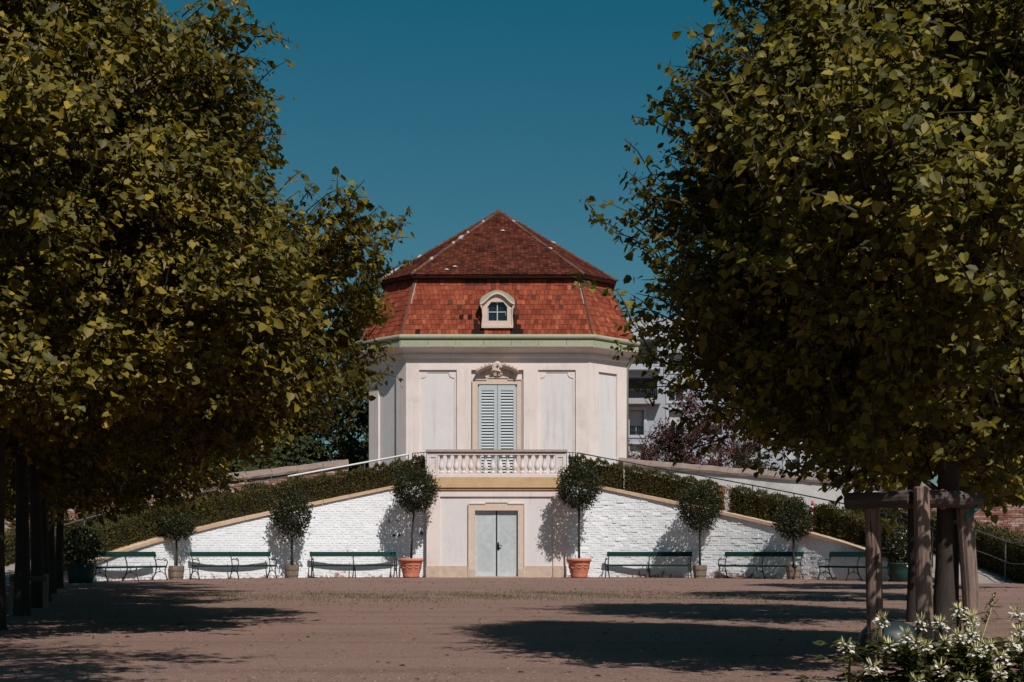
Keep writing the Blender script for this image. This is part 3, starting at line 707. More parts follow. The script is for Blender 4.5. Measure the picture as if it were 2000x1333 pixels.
# ------------------------------------------------------------------ curved whitewashed retaining walls
def retaining(side, name, label):
    w_ = empty(name, arc(side, WR, 38), 0, label, 'wall'); off = -w_.location
    T = Matrix.Translation(off); N = 60; m = MB(); END = 76.0
    for i in range(N):
        a, b = END*i/N, END*(i+1)/N
        za, zb = coping_top(a)-.13, coping_top(b)-.13
        q = [arc(side, WR+.012, a), arc(side, WR+.4, a), arc(side, WR+.4, b), arc(side, WR+.012, b)]; zs = [za, za, zb, zb]
        t_ = [Vector((p.x, p.y, z)) for p, z in zip(q, zs)]
        if side > 0: q = q[::-1]; t_ = t_[::-1]
        m.hexa(q, t_)
    m.build('wall', M['wbrick'], w_, M=T)
    m = MB(); ch = .079; r_ = 0; z = .0
    while z < 3.4:
        s = (r_ % 2)*.14+random.uniform(0, .03)
        while True:
            L = .255 if (r_ % 3) else random.choice((.255, .13)); a, b = math.degrees(s/WR), math.degrees((s+L)/WR)
            if b > END-.3: break
            if z+ch < coping_top(b)-.14 or z+ch < coping_top(b)-.10:
                kk = .5 if side < 0 else 1.15; d = random.gauss(0, .0055)*kk; d2 = d+random.gauss(0, .003)*kk
                if random.random() < (.008 if side < 0 else .03): d += .02; d2 += .02
                zb_, zt_ = z+.005+random.uniform(-.003,.003), z+ch-.006+random.uniform(-.003,.003)
                ga = math.degrees(.006/WR)
                q = [arc(side, WR+d, a+ga), arc(side, WR+.05, a+ga), arc(side, WR+.05, b-ga), arc(side, WR+d2, b-ga)]
                if side > 0: q = q[::-1]
                m.hexa([Vector((p.x, p.y, zb_)) for p in q], [Vector((p.x, p.y, zt_)) for p in q])
            s += L+.011
            if s > 14: break
        z += ch; r_ += 1
    o = m.build('bricks', M['wbrick'], w_, M=T); o["kind"] = "stuff"
    n = 14
    for i in range(n):
        a, b = END*i/n+.03+(1.2 if i == 0 else 0), END*(i+1)/n-.03; m = MB(); K = 4
        for j in range(K):
            c, d = a+(b-a)*j/K, a+(b-a)*(j+1)/K
            q = [arc(side, WR-.07, c), arc(side, WR+.43, c), arc(side, WR+.43, d), arc(side, WR-.07, d)]; zc, zd = coping_top(c), coping_top(d)
            lo = [Vector((p.x, p.y, z-.125)) for p, z in zip(q, (zc, zc, zd, zd))]; hi = [Vector((p.x, p.y, z)) for p, z in zip(q, (zc-.025, zc+.01, zd+.01, zd-.025))]
            if side > 0: lo = lo[::-1]; hi = hi[::-1]
            m.hexa(lo, hi)
        m.build('coping_stone', M['coping'], w_, M=T)
    return w_
wl = retaining(-1, 'retaining_wall', 'smooth whitewashed brick wall with sandstone coping, left of the pale door')
wr = retaining(1, 'retaining_wall', 'rough whitewashed brick wall with sandstone coping, right of the pale door')
def on_wall(parent, side, px, py, sz, mat, name, depth=.03):
    d = arc_at_px(side, WR, px); p = arc(side, WR-.005, d); z = CAMZ+(1080-py)/FPX*p.y
    n = Vector((-side*math.sin(R(d)), -math.cos(R(d)), 0)); x = Vector((-n.y, n.x, 0)); T = mat4(Vector((p.x,p.y,z))-parent.location, x, -n, Vector((0,0,1)))
    m = MB(); m.plate(rect(-sz[0]/2, sz[0]/2, -sz[1]/2, sz[1]/2), [rect(-sz[0]*.3, sz[0]*.3, -sz[1]*.3, sz[1]*.3)], -depth, .02); m.box(-sz[0]*.31, sz[0]*.31, -depth*.4, .018, -sz[1]*.31, sz[1]*.31)
    o = m.build(name, mat, parent); o.matrix_local = T
on_wall(wl, -1, 760, 1018, (.085,.11), M['plinth'], 'wall_vent'); on_wall(wl, -1, 777, 1019, (.085,.11), M['plinth'], 'wall_vent')
on_wall(wl, -1, 769, 1046, (.09,.07), M['soil'], 'wall_vent'); on_wall(wl, -1, 780, 1046, (.08,.07), M['soil'], 'wall_vent'); on_wall(wl, -1, 823.5, 1042, (.09,.14), M['steel'], 'switch_box')
on_wall(wr, 1, 1119.5, 990.5, (.15,.08), M['iron'], 'wall_lamp', .12)

# outer garden walls behind the ramps
def outer_top(side, d): return 4.42-1.9*d/100.0 if side > 0 else 4.34-.034*(d-14.5)
OA, OB = Vector((4.5, 53.6, 0)), Vector((22.0, 48.0, 0)); OD = (OB-OA); ON = Vector((OD.y, -OD.x, 0)).normalized()   # straight wall right of the house
def opath(side, rad, d, z=0.0):
    if side < 0: return arc(side, rad, d, z)
    p = OA+OD*(d/100.0)-ON*(rad-13.4); p.z = z; return p
def osl(side): return 13.4*PI/180 if side < 0 else OD.length/100.0
def outer(side, label):
    w_ = empty('garden_wall', opath(side, 13.4, 40), 0, label, 'wall'); T = Matrix.Translation(-w_.location); m = MB(); A0, A1 = (0.0 if side > 0 else 14.0), (112.0 if side > 0 else 96.0); N = 50
    for i in range(N):
        a, b = A0+(A1-A0)*i/N, A0+(A1-A0)*(i+1)/N
        q = [opath(side, 13.42, a), opath(side, 13.9, a), opath(side, 13.9, b), opath(side, 13.42, b)]; za, zb = outer_top(side, a)-.28, outer_top(side, b)-.28
        t_ = [Vector((p.x, p.y, z)) for p, z in zip(q, (za, za, zb, zb))]
        if side > 0: q = q[::-1]; t_ = t_[::-1]
        m.hexa(q, t_)
    m.build('wall', M['mort2'], w_, M=T)
    if side > 0:
        m = MB()
        for i in range(30):
            a, b = A0+(57-A0)*i/30, A0+(57-A0)*(i+1)/30
            q = [opath(side, 13.385, a), opath(side, 13.43, a), opath(side, 13.43, b), opath(side, 13.385, b)][::-1]
            m.hexa([Vector((p.x,p.y,.3)) for p in q], [Vector((p.x,p.y,outer_top(side, x)-.281)) for p, x in zip(q, (b,b,a,a))])
        m.build('plaster_coat', M['oldplaster'], w_, M=T)
    m = MB(); r_ = 0; b0 = 57.3 if side > 0 else A0; z = .5
    while z < 4.2:
        s = b0*osl(side)+(r_ % 2)*.13
        while s < A1*osl(side):
            a, b = s/osl(side), (s+.245)/osl(side)
            if z+.075 < outer_top(side, b)-.27:
                d = random.gauss(0, .008); q = [opath(side, 13.40+d, a), opath(side, 13.44, a), opath(side, 13.44, b), opath(side, 13.40+d+random.gauss(0,.004), b)]
                if side > 0: q = q[::-1]
                m.hexa([Vector((p.x,p.y,z)) for p in q], [Vector((p.x,p.y,z+.066)) for p in q])
            s += .26
        z += .079; r_ += 1
    o = m.build('bricks', M['rbrick'], w_, M=T); o["kind"] = "stuff"
    n = 20
    for i in range(n):
        a, b = A0+(A1-A0)*i/n, A0+(A1-A0)*(i+1)/n-.05; m = MB(); K = 3; prof = [(-.09,-.29),(-.11,-.20),(-.02,-.10),(.14,-.015),(.26,.0),(.48,-.12),(.55,-.29)]
        v = []; f = []; k = len(prof)
        for j in range(K+1):
            c = a+(b-a)*j/K; zt = outer_top(side, c)
            for (dr, dz) in prof: p = opath(side, 13.4+dr+random.uniform(-.012,.012), c); v.append((p.x, p.y, zt+dz+random.uniform(-.02,.02)*(1 if dz > -.25 else 0)))
        for j in range(K):
            for l in range(k): f.append((j*k+l, j*k+(l+1) % k, (j+1)*k+(l+1) % k, (j+1)*k+l)[::side])
        f += [tuple(range(k))[::-side], tuple(range(K*k, K*k+k))[::side]]
        m.add(v, f); m.build('coping_stone', M['rough'], w_, M=T)
outer(-1, 'weathered red brick garden wall with rough stone cap, left of the pavilion')
outer(1, 'grey plastered garden wall with rough stone cap, right of the pavilion')

# ------------------------------------------------------------------ hedges
def hedge(side, a0, a1, r0, r1, zb, zt, label, name='clipped_hedge', mat='hedge', dens=900, leaf=.06, seed=1, cat='hedge', core=True, rag=.05, group=None):
    g = np.random.default_rng(seed); e = empty(name, arc(side, (r0+r1)/2, (a0+a1)/2, zb((a0+a1)/2)), 0, label, cat, group); T = Matrix.Translation(-e.location)
    L = R(a1-a0)*(r0+r1)/2; N = max(2, int(L/.5))
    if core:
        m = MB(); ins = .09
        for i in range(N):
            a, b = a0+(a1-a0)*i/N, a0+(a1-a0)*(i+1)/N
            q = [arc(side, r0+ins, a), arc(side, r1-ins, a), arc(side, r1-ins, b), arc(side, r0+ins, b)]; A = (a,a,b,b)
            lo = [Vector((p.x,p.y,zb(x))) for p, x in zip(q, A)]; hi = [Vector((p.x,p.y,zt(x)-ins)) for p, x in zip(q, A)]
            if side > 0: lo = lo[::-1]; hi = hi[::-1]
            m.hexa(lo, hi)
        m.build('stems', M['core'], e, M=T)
    hgt = zt(a0)-zb(a0); W_ = r1-r0; tot = int(dens*(L*(hgt*1.0+W_)+2*hgt*W_))
    u = g.random(tot); ang = a0+(a1-a0)*g.random(tot); pick = g.random(tot); pf = hgt/(hgt+W_)
    endm = g.random(tot) < (2*hgt*W_)/(L*(hgt+W_)+2*hgt*W_); ang = np.where(endm, np.where(g.random(tot) < .5, a0, a1), ang)
    front = (pick < pf) & ~endm
    bumpy = .06*np.sin(ang*1.7+seed)+.05*np.sin(ang*4.3+2*seed)+.03*np.sin(ang*11+u*6)
    rr = np.where(front, r0+np.abs(g.normal(0, rag, tot))-.03+bumpy*.4, r0+W_*g.random(tot)); fz = np.where(front | endm, g.random(tot), 1.0)
    zbv = np.array([zb(x) for x in ang]); ztv = np.array([zt(x) for x in ang])
    zz = zbv+(ztv-zbv)*fz+np.where(front | endm, 0, -np.abs(g.normal(0, rag, tot))+.03+bumpy)+g.normal(0, .015, tot)
    t = np.radians(ang); P = np.stack([side*(WX+rr*np.sin(t)), WY+rr*np.cos(t), zz], 1)
    n = np.stack([-side*np.sin(t), -np.cos(t), np.zeros(tot)], 1); n[~(front | endm)] = (0,0,1)
    D = n*.5+np.array((0,0,.55))+g.normal(0, .55, (tot,3)); Nn = n+g.normal(0, .6, (tot,3))
    S = leaf*g.uniform(.6, 1.35, tot); 
    clump = .5+.5*np.sin(ang*2.3+zz*5+seed)*np.sin(ang*5.1-zz*3)
    Tt = np.clip(g.random(tot)*.75+.25*clump, 0, .999)
    loc = np.array(e.location)
    leaf_mesh('foliage', P-loc, D, Nn, S, np.full(tot, .9), Tt, 'oval', M[mat], e)["kind"] = "stuff"
    return e
def ct(d): return coping_top(d)-.05
def htop(d): return coping_top(d)+.80
hedge(-1, 1.5, 82, WR+.22, WR+.92, ct, lambda d: htop(d)-.06, 'long dark clipped hedge above the left whitewashed wall', dens=1500, leaf=.065, seed=3)
segs = [(1113,1214),(1223,1300),(1306,1405),(1434,1556),(1600,1694),(1704,1760)]
seglab = ['tall end segment of clipped hedge right of the balcony balustrade','short clipped hedge segment second from the balcony, right side','clipped hedge segment behind the crown of the large tub tree, right side','long clipped hedge segment between the two brown dry plants','clipped hedge segment beside the traffic cone','lowest clipped hedge segment behind the wooden tree stakes']
for i, ((p0, p1), lb) in enumerate(zip(segs, seglab)):
    hedge(1, arc_at_px(1, WR+.5, p0), min(82, arc_at_px(1, WR+.5, p1)), WR+.22, WR+.92, ct, htop, lb, dens=1500, leaf=.065, seed=20+i, group='clipped hedge segments above the right wall')
for i, (pa, pb, lb) in enumerate(((1410,1431,'dry brown hedge plant between green hedge segments'),(1572,1594,'rusty brown hedge plant in front of the traffic cone'))):
    hedge(1, arc_at_px(1, WR+.5, pa), arc_at_px(1, WR+.5, pb), WR+.25, WR+.75, ct, (lambda d: htop(d)-.05) if i == 0 else (lambda d: htop(d)-.42), lb, 'dry_shrub', 'dead', 900, .06, 40+i, 'shrub', False, .12)
def rb(d): return max(0, coping_top(d)-.16)
hedge(1, 50, 95, 12.55, 13.25, rb, lambda d: rb(d)+1.15, 'green hedge at the foot of the right garden wall', dens=900, leaf=.07, seed=55)
hedge(-1, 18, 95, 12.7, 13.3, rb, lambda d: rb(d)+.95+.18*math.sin(d*.9), 'overgrown green hedge at the foot of the left brick garden wall', dens=800, leaf=.08, seed=56, rag=.12)

# ------------------------------------------------------------------ railings
def railing(side, rad, a0, a1, h, step, label, white=None, mat='steel'):
    e = empty('ramp_railing', arc(side, rad, (a0+a1)/2, rb((a0+a1)/2)), 0, label, 'railing'); T = Matrix.Translation(-e.location)
    n = max(2, int(R(a1-a0)*rad/step))
    for i in range(n+1):
        a = a0+(a1-a0)*i/n; p = arc(side, rad, a, rb(a)); m = MB(); m.tube([p, p+Vector((0,0,h+.14))], .020, 6); m.build('post', M[mat], e, M=T)
    for hh in (h+.14, h*.55):
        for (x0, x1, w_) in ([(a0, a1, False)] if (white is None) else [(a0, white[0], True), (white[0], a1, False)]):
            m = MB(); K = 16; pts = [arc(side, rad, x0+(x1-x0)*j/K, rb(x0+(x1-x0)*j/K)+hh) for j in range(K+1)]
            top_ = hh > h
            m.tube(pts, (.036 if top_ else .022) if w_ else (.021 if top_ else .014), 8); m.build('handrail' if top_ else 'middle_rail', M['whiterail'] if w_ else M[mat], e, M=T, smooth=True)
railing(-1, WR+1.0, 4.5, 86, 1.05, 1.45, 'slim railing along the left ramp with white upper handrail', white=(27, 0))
railing(1, WR+1.0, 3, 86, 1.05, 1.45, 'slim dark grey railing along the right ramp above the hedge', mat='iron')
railing(1, 12.35, 60, 96, 1.0, 1.8, 'grey tube railing at the right ramp in front of the tall hedge')

# ------------------------------------------------------------------ benches
def make_bench(mid_arm):
    parts = []
    L = 3.0
    def frame(x, arm):
        m = MB(); r_ = .019
        m.tube([(x,.30,0),(x,.24,.10),(x,.16,.24),(x,.12,.40),(x,.15,.58),(x,.22,.76),(x,.27,.90)], [.024,.02,.019,.022,.02,.019,.016], 6)
        m.tube([(x,-.29,0),(x,-.26,.10),(x,-.21,.22),(x,-.20,.33),(x,-.24,.44)], [.024,.02,.019,.02,.02], 6)
        m.tube([(x,-.24,.415),(x,.14,.40)], .02, 6)
        m.tube([(x,.20,.17),(x,.06,.27),(x,-.06,.27),(x,-.22,.18)], .012, 5)
        m.tube([(x,-.02,.40),(x,.03,.34),(x,-.04,.31),(x,.02,.27),(x,-.01,.24)], .013, 5)
        if arm: m.tube([(x,.165,.62),(x,.05,.66),(x,-.06,.63),(x,-.17,.68),(x,-.23,.65),(x,-.20,.60),(x,-.16,.63)], .015, 6); m.tube([(x,-.22,.655),(x,-.285,.60),(x,-.28,.52),(x,-.24,.43)], .016, 6)
        return m
    for x, a in ((-L/2+.06, True), (0.0, mid_arm), (L/2-.06, True)): parts.append(('leg_frame', frame(x, a), 'iron', True))
    for y in (-.20, -.09, .02, .11):
        m = MB(); m.box(-L/2+.02, L/2-.02, y-.045, y+.045, (.395 if y < -.15 else .42), .455); parts.append(('seat_slat', m, 'green', False))
    m = MB(); Tm = Matrix.Translation((0,.222,.80)) @ Matrix.Rotation(R(-17), 4, 'X'); m.box(-L/2, L/2, -.036, -.010, -.075, .085, Tm); parts.append(('backrest', m, 'green', False))
    return parts
bench_me = {}
for arm in (False, True):
    bench_me[arm] = []
    for nm, m, mt, sm in make_bench(arm):
        o = m.build(nm, M[mt], None, sm); bench_me[arm].append((nm, o.data)); bpy.data.objects.remove(o)
BN = [(-1,246,'green slatted bench farthest left, beside the dark green planter',False),(-1,452,'green bench with a middle armrest, between the two small tub trees on the left',True),(-1,690,'green bench left of the door, next to a terracotta pot',False),
      (1,1268,'green bench right of the door, partly shaded by a tub tree',False),(1,1490,'green bench between the two wooden tub trees on the right',False),(1,1677,'green bench farthest right, partly hidden by the wooden tree stakes',False)]
for side, px, lb, arm in BN:
    d = arc_at_px(side, WR-.45, px); p = arc(side, WR-.62, d)
    e = empty('park_bench', p, -side*R(d)*.97, lb, 'bench', 'green benches along the curved walls')
    for nm, me in bench_me[arm]: share(nm, me, e, Matrix.Identity(4))

# ------------------------------------------------------------------ leaf ball on a stem (tub trees)
def ball_leaves(e, c, rad, n, leaf, seed, squash=1.0, mat='topleaf', rag=.12, low=0.0):
    g = np.random.default_rng(seed); d = norm(g.normal(0, 1, (n,3))); n = int(n*2.3); d = norm(g.normal(0, 1, (n,3))); leaf = leaf*.82; rr = rad*np.clip(1-np.abs(g.normal(0, .22, n)), .15, 1)
    lump = 1+rag*np.sin(d[:,0]*5+seed)*np.sin(d[:,1]*5.5+2*seed)*np.sin(d[:,2]*4.7+seed*.7)+.05*g.normal(0,1,n)
    lump = lump+.16*np.sin(d[:,0]*9+seed*3)*np.sin(d[:,2]*8+seed)*np.sin(d[:,1]*7); P = d*(rr*lump)[:, None]; P[:, 2] *= squash
    st_ = g.random(n) < .05; P[st_] *= g.uniform(1.05, 1.28, (int(st_.sum()), 1))
    if low: P[:, 2] = np.where(P[:, 2] < 0, P[:, 2]*(1+low*g.random(n)), P[:, 2])
    P = P+np.array(c); D = d*.7+np.array((0,0,.25))+g.normal(0,.5,(n,3)); N_ = d+np.array((0,0,.4))+g.normal(0,.55,(n,3))
    o = leaf_mesh('crown', P, D, N_, leaf*g.uniform(.6,1.3,n), np.full(n,.85), g.random(n), 'oval', M[mat], e); o["kind"] = "stuff"
def pot_terra(e):
    m = MB(); m.lathe([(.25,.0),(.27,.01),(.29,.06),(.285,.10),(.31,.20),(.345,.34),(.355,.42),(.37,.43),(.365,.46),(.385,.54),(.40,.56),(.43,.57),(.435,.62),(.42,.67),(.37,.67),(.35,.60)], 28); pt = m.build('pot', M['terra'], e, True)
    m = MB()
    for k in range(10):
        a0 = 2*PI*k/10; pts = [(.362*math.cos(a0+2*PI/10*t), .362*math.sin(a0+2*PI/10*t), .40-.07*math.sin(PI*t)) for t in [i/6 for i in range(7)]]
        m.tube([(x*(.97+.0*z), y*(.97), z) for x, y, z in pts], .016, 5)
    m.build('garland', M['terra'], pt, True)
    m = MB(); m.lathe([(.0,.0),(.36,.0),(.34,.02),(.0,.03)], 20, (0,0,.615)); m.build('soil', M['soil'], e)
    return .63
stave_me = None
def pot_tub(e):
    global stave_me
    if stave_me is None:
        m = MB(); wd = .052; m.hexa([Vector((-wd*.9,-.20,0)),Vector((wd*.9,-.20,0)),Vector((wd*.9,-.178,0)),Vector((-wd*.9,-.178,0))],[Vector((-wd*1.15,-.245,.44)),Vector((wd*1.15,-.245,.44)),Vector((wd*1.15,-.22,.44)),Vector((-wd*1.15,-.22,.44))])
        o = m.build('stave', M['oldwood'], None); stave_me = o.data; bpy.data.objects.remove(o)
    m = MB(); m.lathe([(.17,.02),(.205,.38),(.0,.40)], 16); tb = m.build('tub', M['soil'], e)
    for k in range(13): share('stave', stave_me, tb, Matrix.Rotation(2*PI*k/13, 4, 'Z') @ Matrix.Translation((0,0,random.uniform(-.004,.006))))
    for z, r_ in ((.09,.214),(.29,.235)):
        m = MB(); m.lathe([(r_,z-.02),(r_+.006,z-.02),(r_+.010,z+.02),(r_+.002,z+.02)], 24); m.build('hoop', M['band'], tb)
    return .40
def tubtree(px, d, kind, czpx, rad, label, seed, n=2600, leaf=.10, low=0.0, lean=0.0, sq=1.0):
    p = at(px, 0, d); p.z = 0
    e = empty('potted_tree', p, random.uniform(0, 1), label, 'potted tree'); z0 = pot_terra(e) if kind == 't' else pot_tub(e)
    cz = CAMZ+(1080-czpx)/FPX*d; c = Vector((lean, 0, cz)); e.rotation_euler = (0,0,0)
    m = MB(); m.tube([(0,0,z0-.05),(lean*.25,.01,(z0+cz)*.4),(lean*.7,-.01,cz-rad*.8),(lean,0,cz)], [.042,.034,.032,.02], 8)
    for k in range(7):
        a = k*.9+seed; b_ = Vector((lean*.8,0,cz-rad*.85)); m.tube([b_, b_+Vector((math.cos(a)*rad*.3, math.sin(a)*rad*.3, rad*.35)), b_+Vector((math.cos(a)*rad*.65, math.sin(a)*rad*.65, rad*(.6+.1*k)))], [.018,.012,.006], 5)
    m.build('trunk', M['bark_dark'] if kind == 't' else M['twig'], e, True)
    ball_leaves(e, c, rad, n, leaf, seed, sq, low=low)
tubtree(803, 49.1, 't', 957, .74, 'round clipped tree in a terracotta pot left of the pale door', 11, 3000, lean=.14)
tubtree(1131, 49.0, 't', 950, .73, 'round clipped tree in a terracotta pot right of the pale door', 12, 3200)
tubtree(570, 48.3, 'w', 1003, .64, 'loose tree in a wooden tub between two benches left of the door', 13, 1500, .12, .55)
tubtree(345, 46.0, 'w', 1029, .55, 'small tree in a wooden tub beside the farthest left bench', 14, 1500, .10, sq=.72)
tubtree(1367, 48.2, 'w', 988, .70, 'larger tree in a wooden tub casting shade on the right bench', 15, 2600, .10, .35)
tubtree(1550, 46.3, 'w', 1016, .60, 'smaller tree in a wooden tub at the right, near the far right bench', 16, 1900, .10, sq=1.05)

def flower_tub(px, d, label, seed):
    p = at(px, 0, d); p.z = 0; e = empty('planter_tub', p, 0, label, 'planter'); m = MB()
    m.lathe([(.30,0),(.33,.02),(.37,.30),(.40,.50),(.42,.52),(.42,.56),(.38,.56),(.37,.50)], 20); m.build('tub', M['gtub'], e, True)
    ball_leaves(e, (0,0,1.0), .46, 1500, .10, seed, 1.25, 'topleaf', .2)
    g = np.random.default_rng(seed+1); n = 110; dd = norm(g.normal(0,1,(n,3))); P = dd*np.array((.5,.5,.55))*g.uniform(.85,1.1,(n,1))+np.array((.12,-.05,.95))
    o = leaf_mesh('flowers', P, dd+g.normal(0,.4,(n,3)), dd+g.normal(0,.4,(n,3)), g.uniform(.05,.09,n), np.full(n,1.2), g.random(n), 'oval', M['petal'], e); o["kind"] = "stuff"
flower_tub(158, 40.6, 'dark green planter with white flowers at the end of the left wall', 61)
flower_tub(1762, 42.6, 'dark green planter with white flowers at the end of the right wall', 62)

# ------------------------------------------------------------------ trees
LEAF_ME = {}
def tree(label, x, y, prof, n_twig, leaf, seed, trunk_r, mats=('leaf','leaf_o'), per=15, twl=.75, singles=0, lean=(0,0), bark='bark', name='linden_tree', n_limb=12, fork=None, upright=.45, group=None, shape='heart', inner=.36, cat='tree', clus=14, prune=None, ysc=1.0, bulge=0.0):
    g = np.random.default_rng(seed); rnd = random.Random(seed)
    e = empty(name, (x, y, 0), 0, label, cat, group)
    zs = np.array([p[0] for p in prof]); rs = np.array([p[1] for p in prof]); z0, z1 = zs[0], zs[-1]
    ph = g.uniform(0, 6.28, 6)
    def edge(a, z): return .97+.11*np.sin(2*a+1.3*z+ph[0])*np.sin(1.9*z+ph[1])+.12*np.sin(5*a+ph[2]+z*2.2)+.09*np.sin(9*a+ph[3])*np.sin(4.3*z+ph[4])
    # trunk and limbs
    m = MB(); zt = z0+(z1-z0)*.86; K = 9
    tp = [Vector((lean[0]*t+.05*math.sin(5*t+seed), lean[1]*t+.05*math.cos(4*t+seed)-.05*math.cos(seed), zt*t)) for t in [i/K for i in range(K+1)]]
    tr_ = [trunk_r*(1.18 if i == 0 else 1)*(1-.93*(i/K)**1.25) for i in range(K+1)]
    m.tube([Vector((tp[0].x, tp[0].y, -.08))]+tp, [trunk_r*1.35]+tr_, 12); m.build('trunk', M[bark], e, True)
    limb_pts = []
    for i in range(n_limb):
        t = (.28 if z0 < 2 else .34)+.55*i/n_limb; h = zt*t; a = i*2.4+rnd.uniform(-.4,.4)+seed
        b0 = Vector((lean[0]*t, lean[1]*t, h)); top = min(z1*.95, h+rnd.uniform(.5,1.5)*(z1-z0)*.22)
        rr = float(np.interp(top, zs, rs))*.80
        p1 = b0+Vector((math.cos(a)*rr*.4, math.sin(a)*rr*.4, (top-h)*.55)); p2 = Vector((math.cos(a)*rr, math.sin(a)*rr, top))
        ps = [b0, b0.lerp(p1,.5)+Vector((0,0,.05)), p1, p1.lerp(p2,.5)+Vector((rnd.uniform(-.15,.15),rnd.uniform(-.15,.15),.08)), p2]
        r0 = trunk_r*(1-.9*t)*.62+.012
        m = MB(); m.tube(ps, [r0, r0*.85, r0*.65, r0*.42, r0*.15], 7); m.build('branch', M[bark], e, True); limb_pts += ps[1:]
    # twigs
    n = n_twig; zc = z0+(z1-z0)*g.random(n*3); w_ = np.interp(zc, zs, rs); keep = g.random(n*3) < (w_/rs.max()); zc = zc[keep][:n]; n = len(zc)
    a = g.uniform(0, 2*PI, n); rad = np.interp(zc, zs, rs)*edge(a, zc)*g.random(n)**inner
    nc = max(1, n//clus); ci = g.integers(0, nc, n); cx_, cy_ = rad*np.cos(a), rad*np.sin(a)
    jx = cx_[ci]+g.normal(0, .21, n); jy = np.where(cy_ < 0, ysc, 1.0)[ci]*cy_[ci]+g.normal(0, .21, n); zc = np.clip(zc[ci]+g.normal(0, .20, n), z0-.1, z1+.3); jx = jx-bulge*np.clip(-jy, 0, 9)
    a = np.arctan2(jy, jx); rad = np.hypot(jx, jy)
    if prune:
        k = prune(jx+x, jy+y, zc, g); a, rad, zc, ci = a[k], rad[k], zc[k], ci[k]; n = len(zc)
    B = np.stack([rad*np.cos(a)+lean[0]*zc/zt, rad*np.sin(a)+lean[1]*zc/zt, zc], 1)
    outd = np.stack([np.cos(a), np.sin(a), np.zeros(n)], 1)
    Dt = norm(outd*.75+np.array((0,0,upright))+g.normal(0,.38,(n,3))); Lt = twl*g.uniform(.55,1.2,n)
    B = B-outd*(Lt*.5)[:, None]
    # leaves along the twigs
    t = np.tile(np.linspace(.12, 1, per), n); idx = np.repeat(np.arange(n), per); N = n*per
    droop = np.array((0,0,-.22))*(t**2)[:, None]*Lt[idx][:, None]
    side = np.where(np.tile(np.arange(per), n) % 2 == 0, 1.0, -1.0)
    sd = norm(np.cross(Dt, np.array((0,0,1.0))))[idx]*side[:, None]
    P = B[idx]+Dt[idx]*(t*Lt[idx])[:, None]+droop+sd*.03+g.normal(0,.03,(N,3))
    D = sd*.55+Dt[idx]*.35+np.array((0,0,-.55))+g.normal(0,.38,(N,3))
    Nn = outd[idx]*.65+np.array((0,0,.75))+g.normal(0,.42,(N,3))
    S = leaf*g.uniform(.55,1.35,N)*np.repeat(g.uniform(.85,1.2,n), per)
    clump = np.repeat(g.normal(0,.10,n)+g.normal(0,.12,nc)[ci], per); T = np.clip(.46+g.normal(0,.22,N)+clump, 0, .86 if mats[0] == 'leaf' else .9)
    yel = np.repeat((g.random(n) < .012) | ((g.random(nc) < .035)[ci] & (g.random(n) < .6)), per) & (g.random(N) < .7); T = np.where(yel, .905, T)
    br = g.random(N) < .045; T = np.where(br, g.uniform(.945 if mats[0] == 'leaf' else .98, 1, N), T); W_ = np.where(br, .32, g.uniform(.8,1.05,N)); S = np.where(br, S*.85, S)
    D = np.where(br[:, None], np.array((0,0,-1.0))+g.normal(0,.25,(N,3)), D)
    loc = np.array((x, y, 0.0))
    mask = np.ones(N, bool)
    if singles:
        Wp = P+loc; pxx = 1000+FPX*(Wp[:,0]-CAMX)/Wp[:,1]; pyy = 1080-FPX*(Wp[:,2]-CAMZ)/Wp[:,1]
        dist = np.linalg.norm(Wp-np.array((CAMX,0,CAMZ)), axis=1); dist = np.where((pxx > 0) & (pxx < 2000) & (pyy > 0) & (pyy < 1333) & ~br, dist, 1e9)
        ch = np.argsort(dist)[:singles]; mask[ch] = False
        if mats[1] not in LEAF_ME:
            me = bpy.data.meshes.new('leaf'); me.from_pydata([tuple(q) for q in HEART], [], HEART_F); me.materials.append(M[mats[1]]); LEAF_ME[mats[1]] = me
        X, Y, Z = leaf_frames(D[ch], Nn[ch])
        for i, c in enumerate(ch):
            s = float(S[c]); share('leaf', LEAF_ME[mats[1]], e, mat4(Vector(P[c]), Vector(X[i])*s, Vector(Y[i])*s, Vector(Z[i])*s))
    leaf_mesh('crown', P[mask], D[mask], Nn[mask], S[mask], W_[mask], T[mask], shape, M[mats[0]], e)["kind"] = "stuff"
    m = MB(); lp = np.array([list(q) for q in limb_pts]); st = 1 if n_twig < 2500 else 1
    for i in range(0, n, st):
        b = Vector(B[i]); d = Vector(Dt[i]); L = float(Lt[i])
        m.tube([b, b+d*L*.55+Vector((0,0,-.05*L)), b+d*L+Vector((0,0,-.21*L))], [.009,.006,.003], 3, cap=False, tint=.5)
        if i % 4 == 0:
            dd = np.sum((lp-B[i])**2, 1); j_ = int(np.argmin(dd))
            if dd[j_] < .8: q = Vector(lp[j_]); m.tube([q, q.lerp(b,.5)+Vector((rnd.uniform(-.08,.08),rnd.uniform(-.08,.08),.04)), b], [.014,.010,.008], 4, cap=False, tint=.5)
    m.build('twigs', M['twig'], e)["kind"] = "stuff"
    return e
def open_to_sun(X, Y, Z, g):      # crown shaped for the light: twigs between sun and stakes are thinned out
    sx_, sy_ = X-.38*(Z-.75), Y+.816*(Z-.75)
    hit = (sx_ > 3.0) & (sx_ < 4.65) & (sy_ > 10.35) & (sy_ < 11.5)
    thin = (X > tA.x+.2) & (Y < tA.y-1.2) & (g.random(len(X)) < .22)
    return ~((hit & (g.random(len(X)) < .92)) | thin)
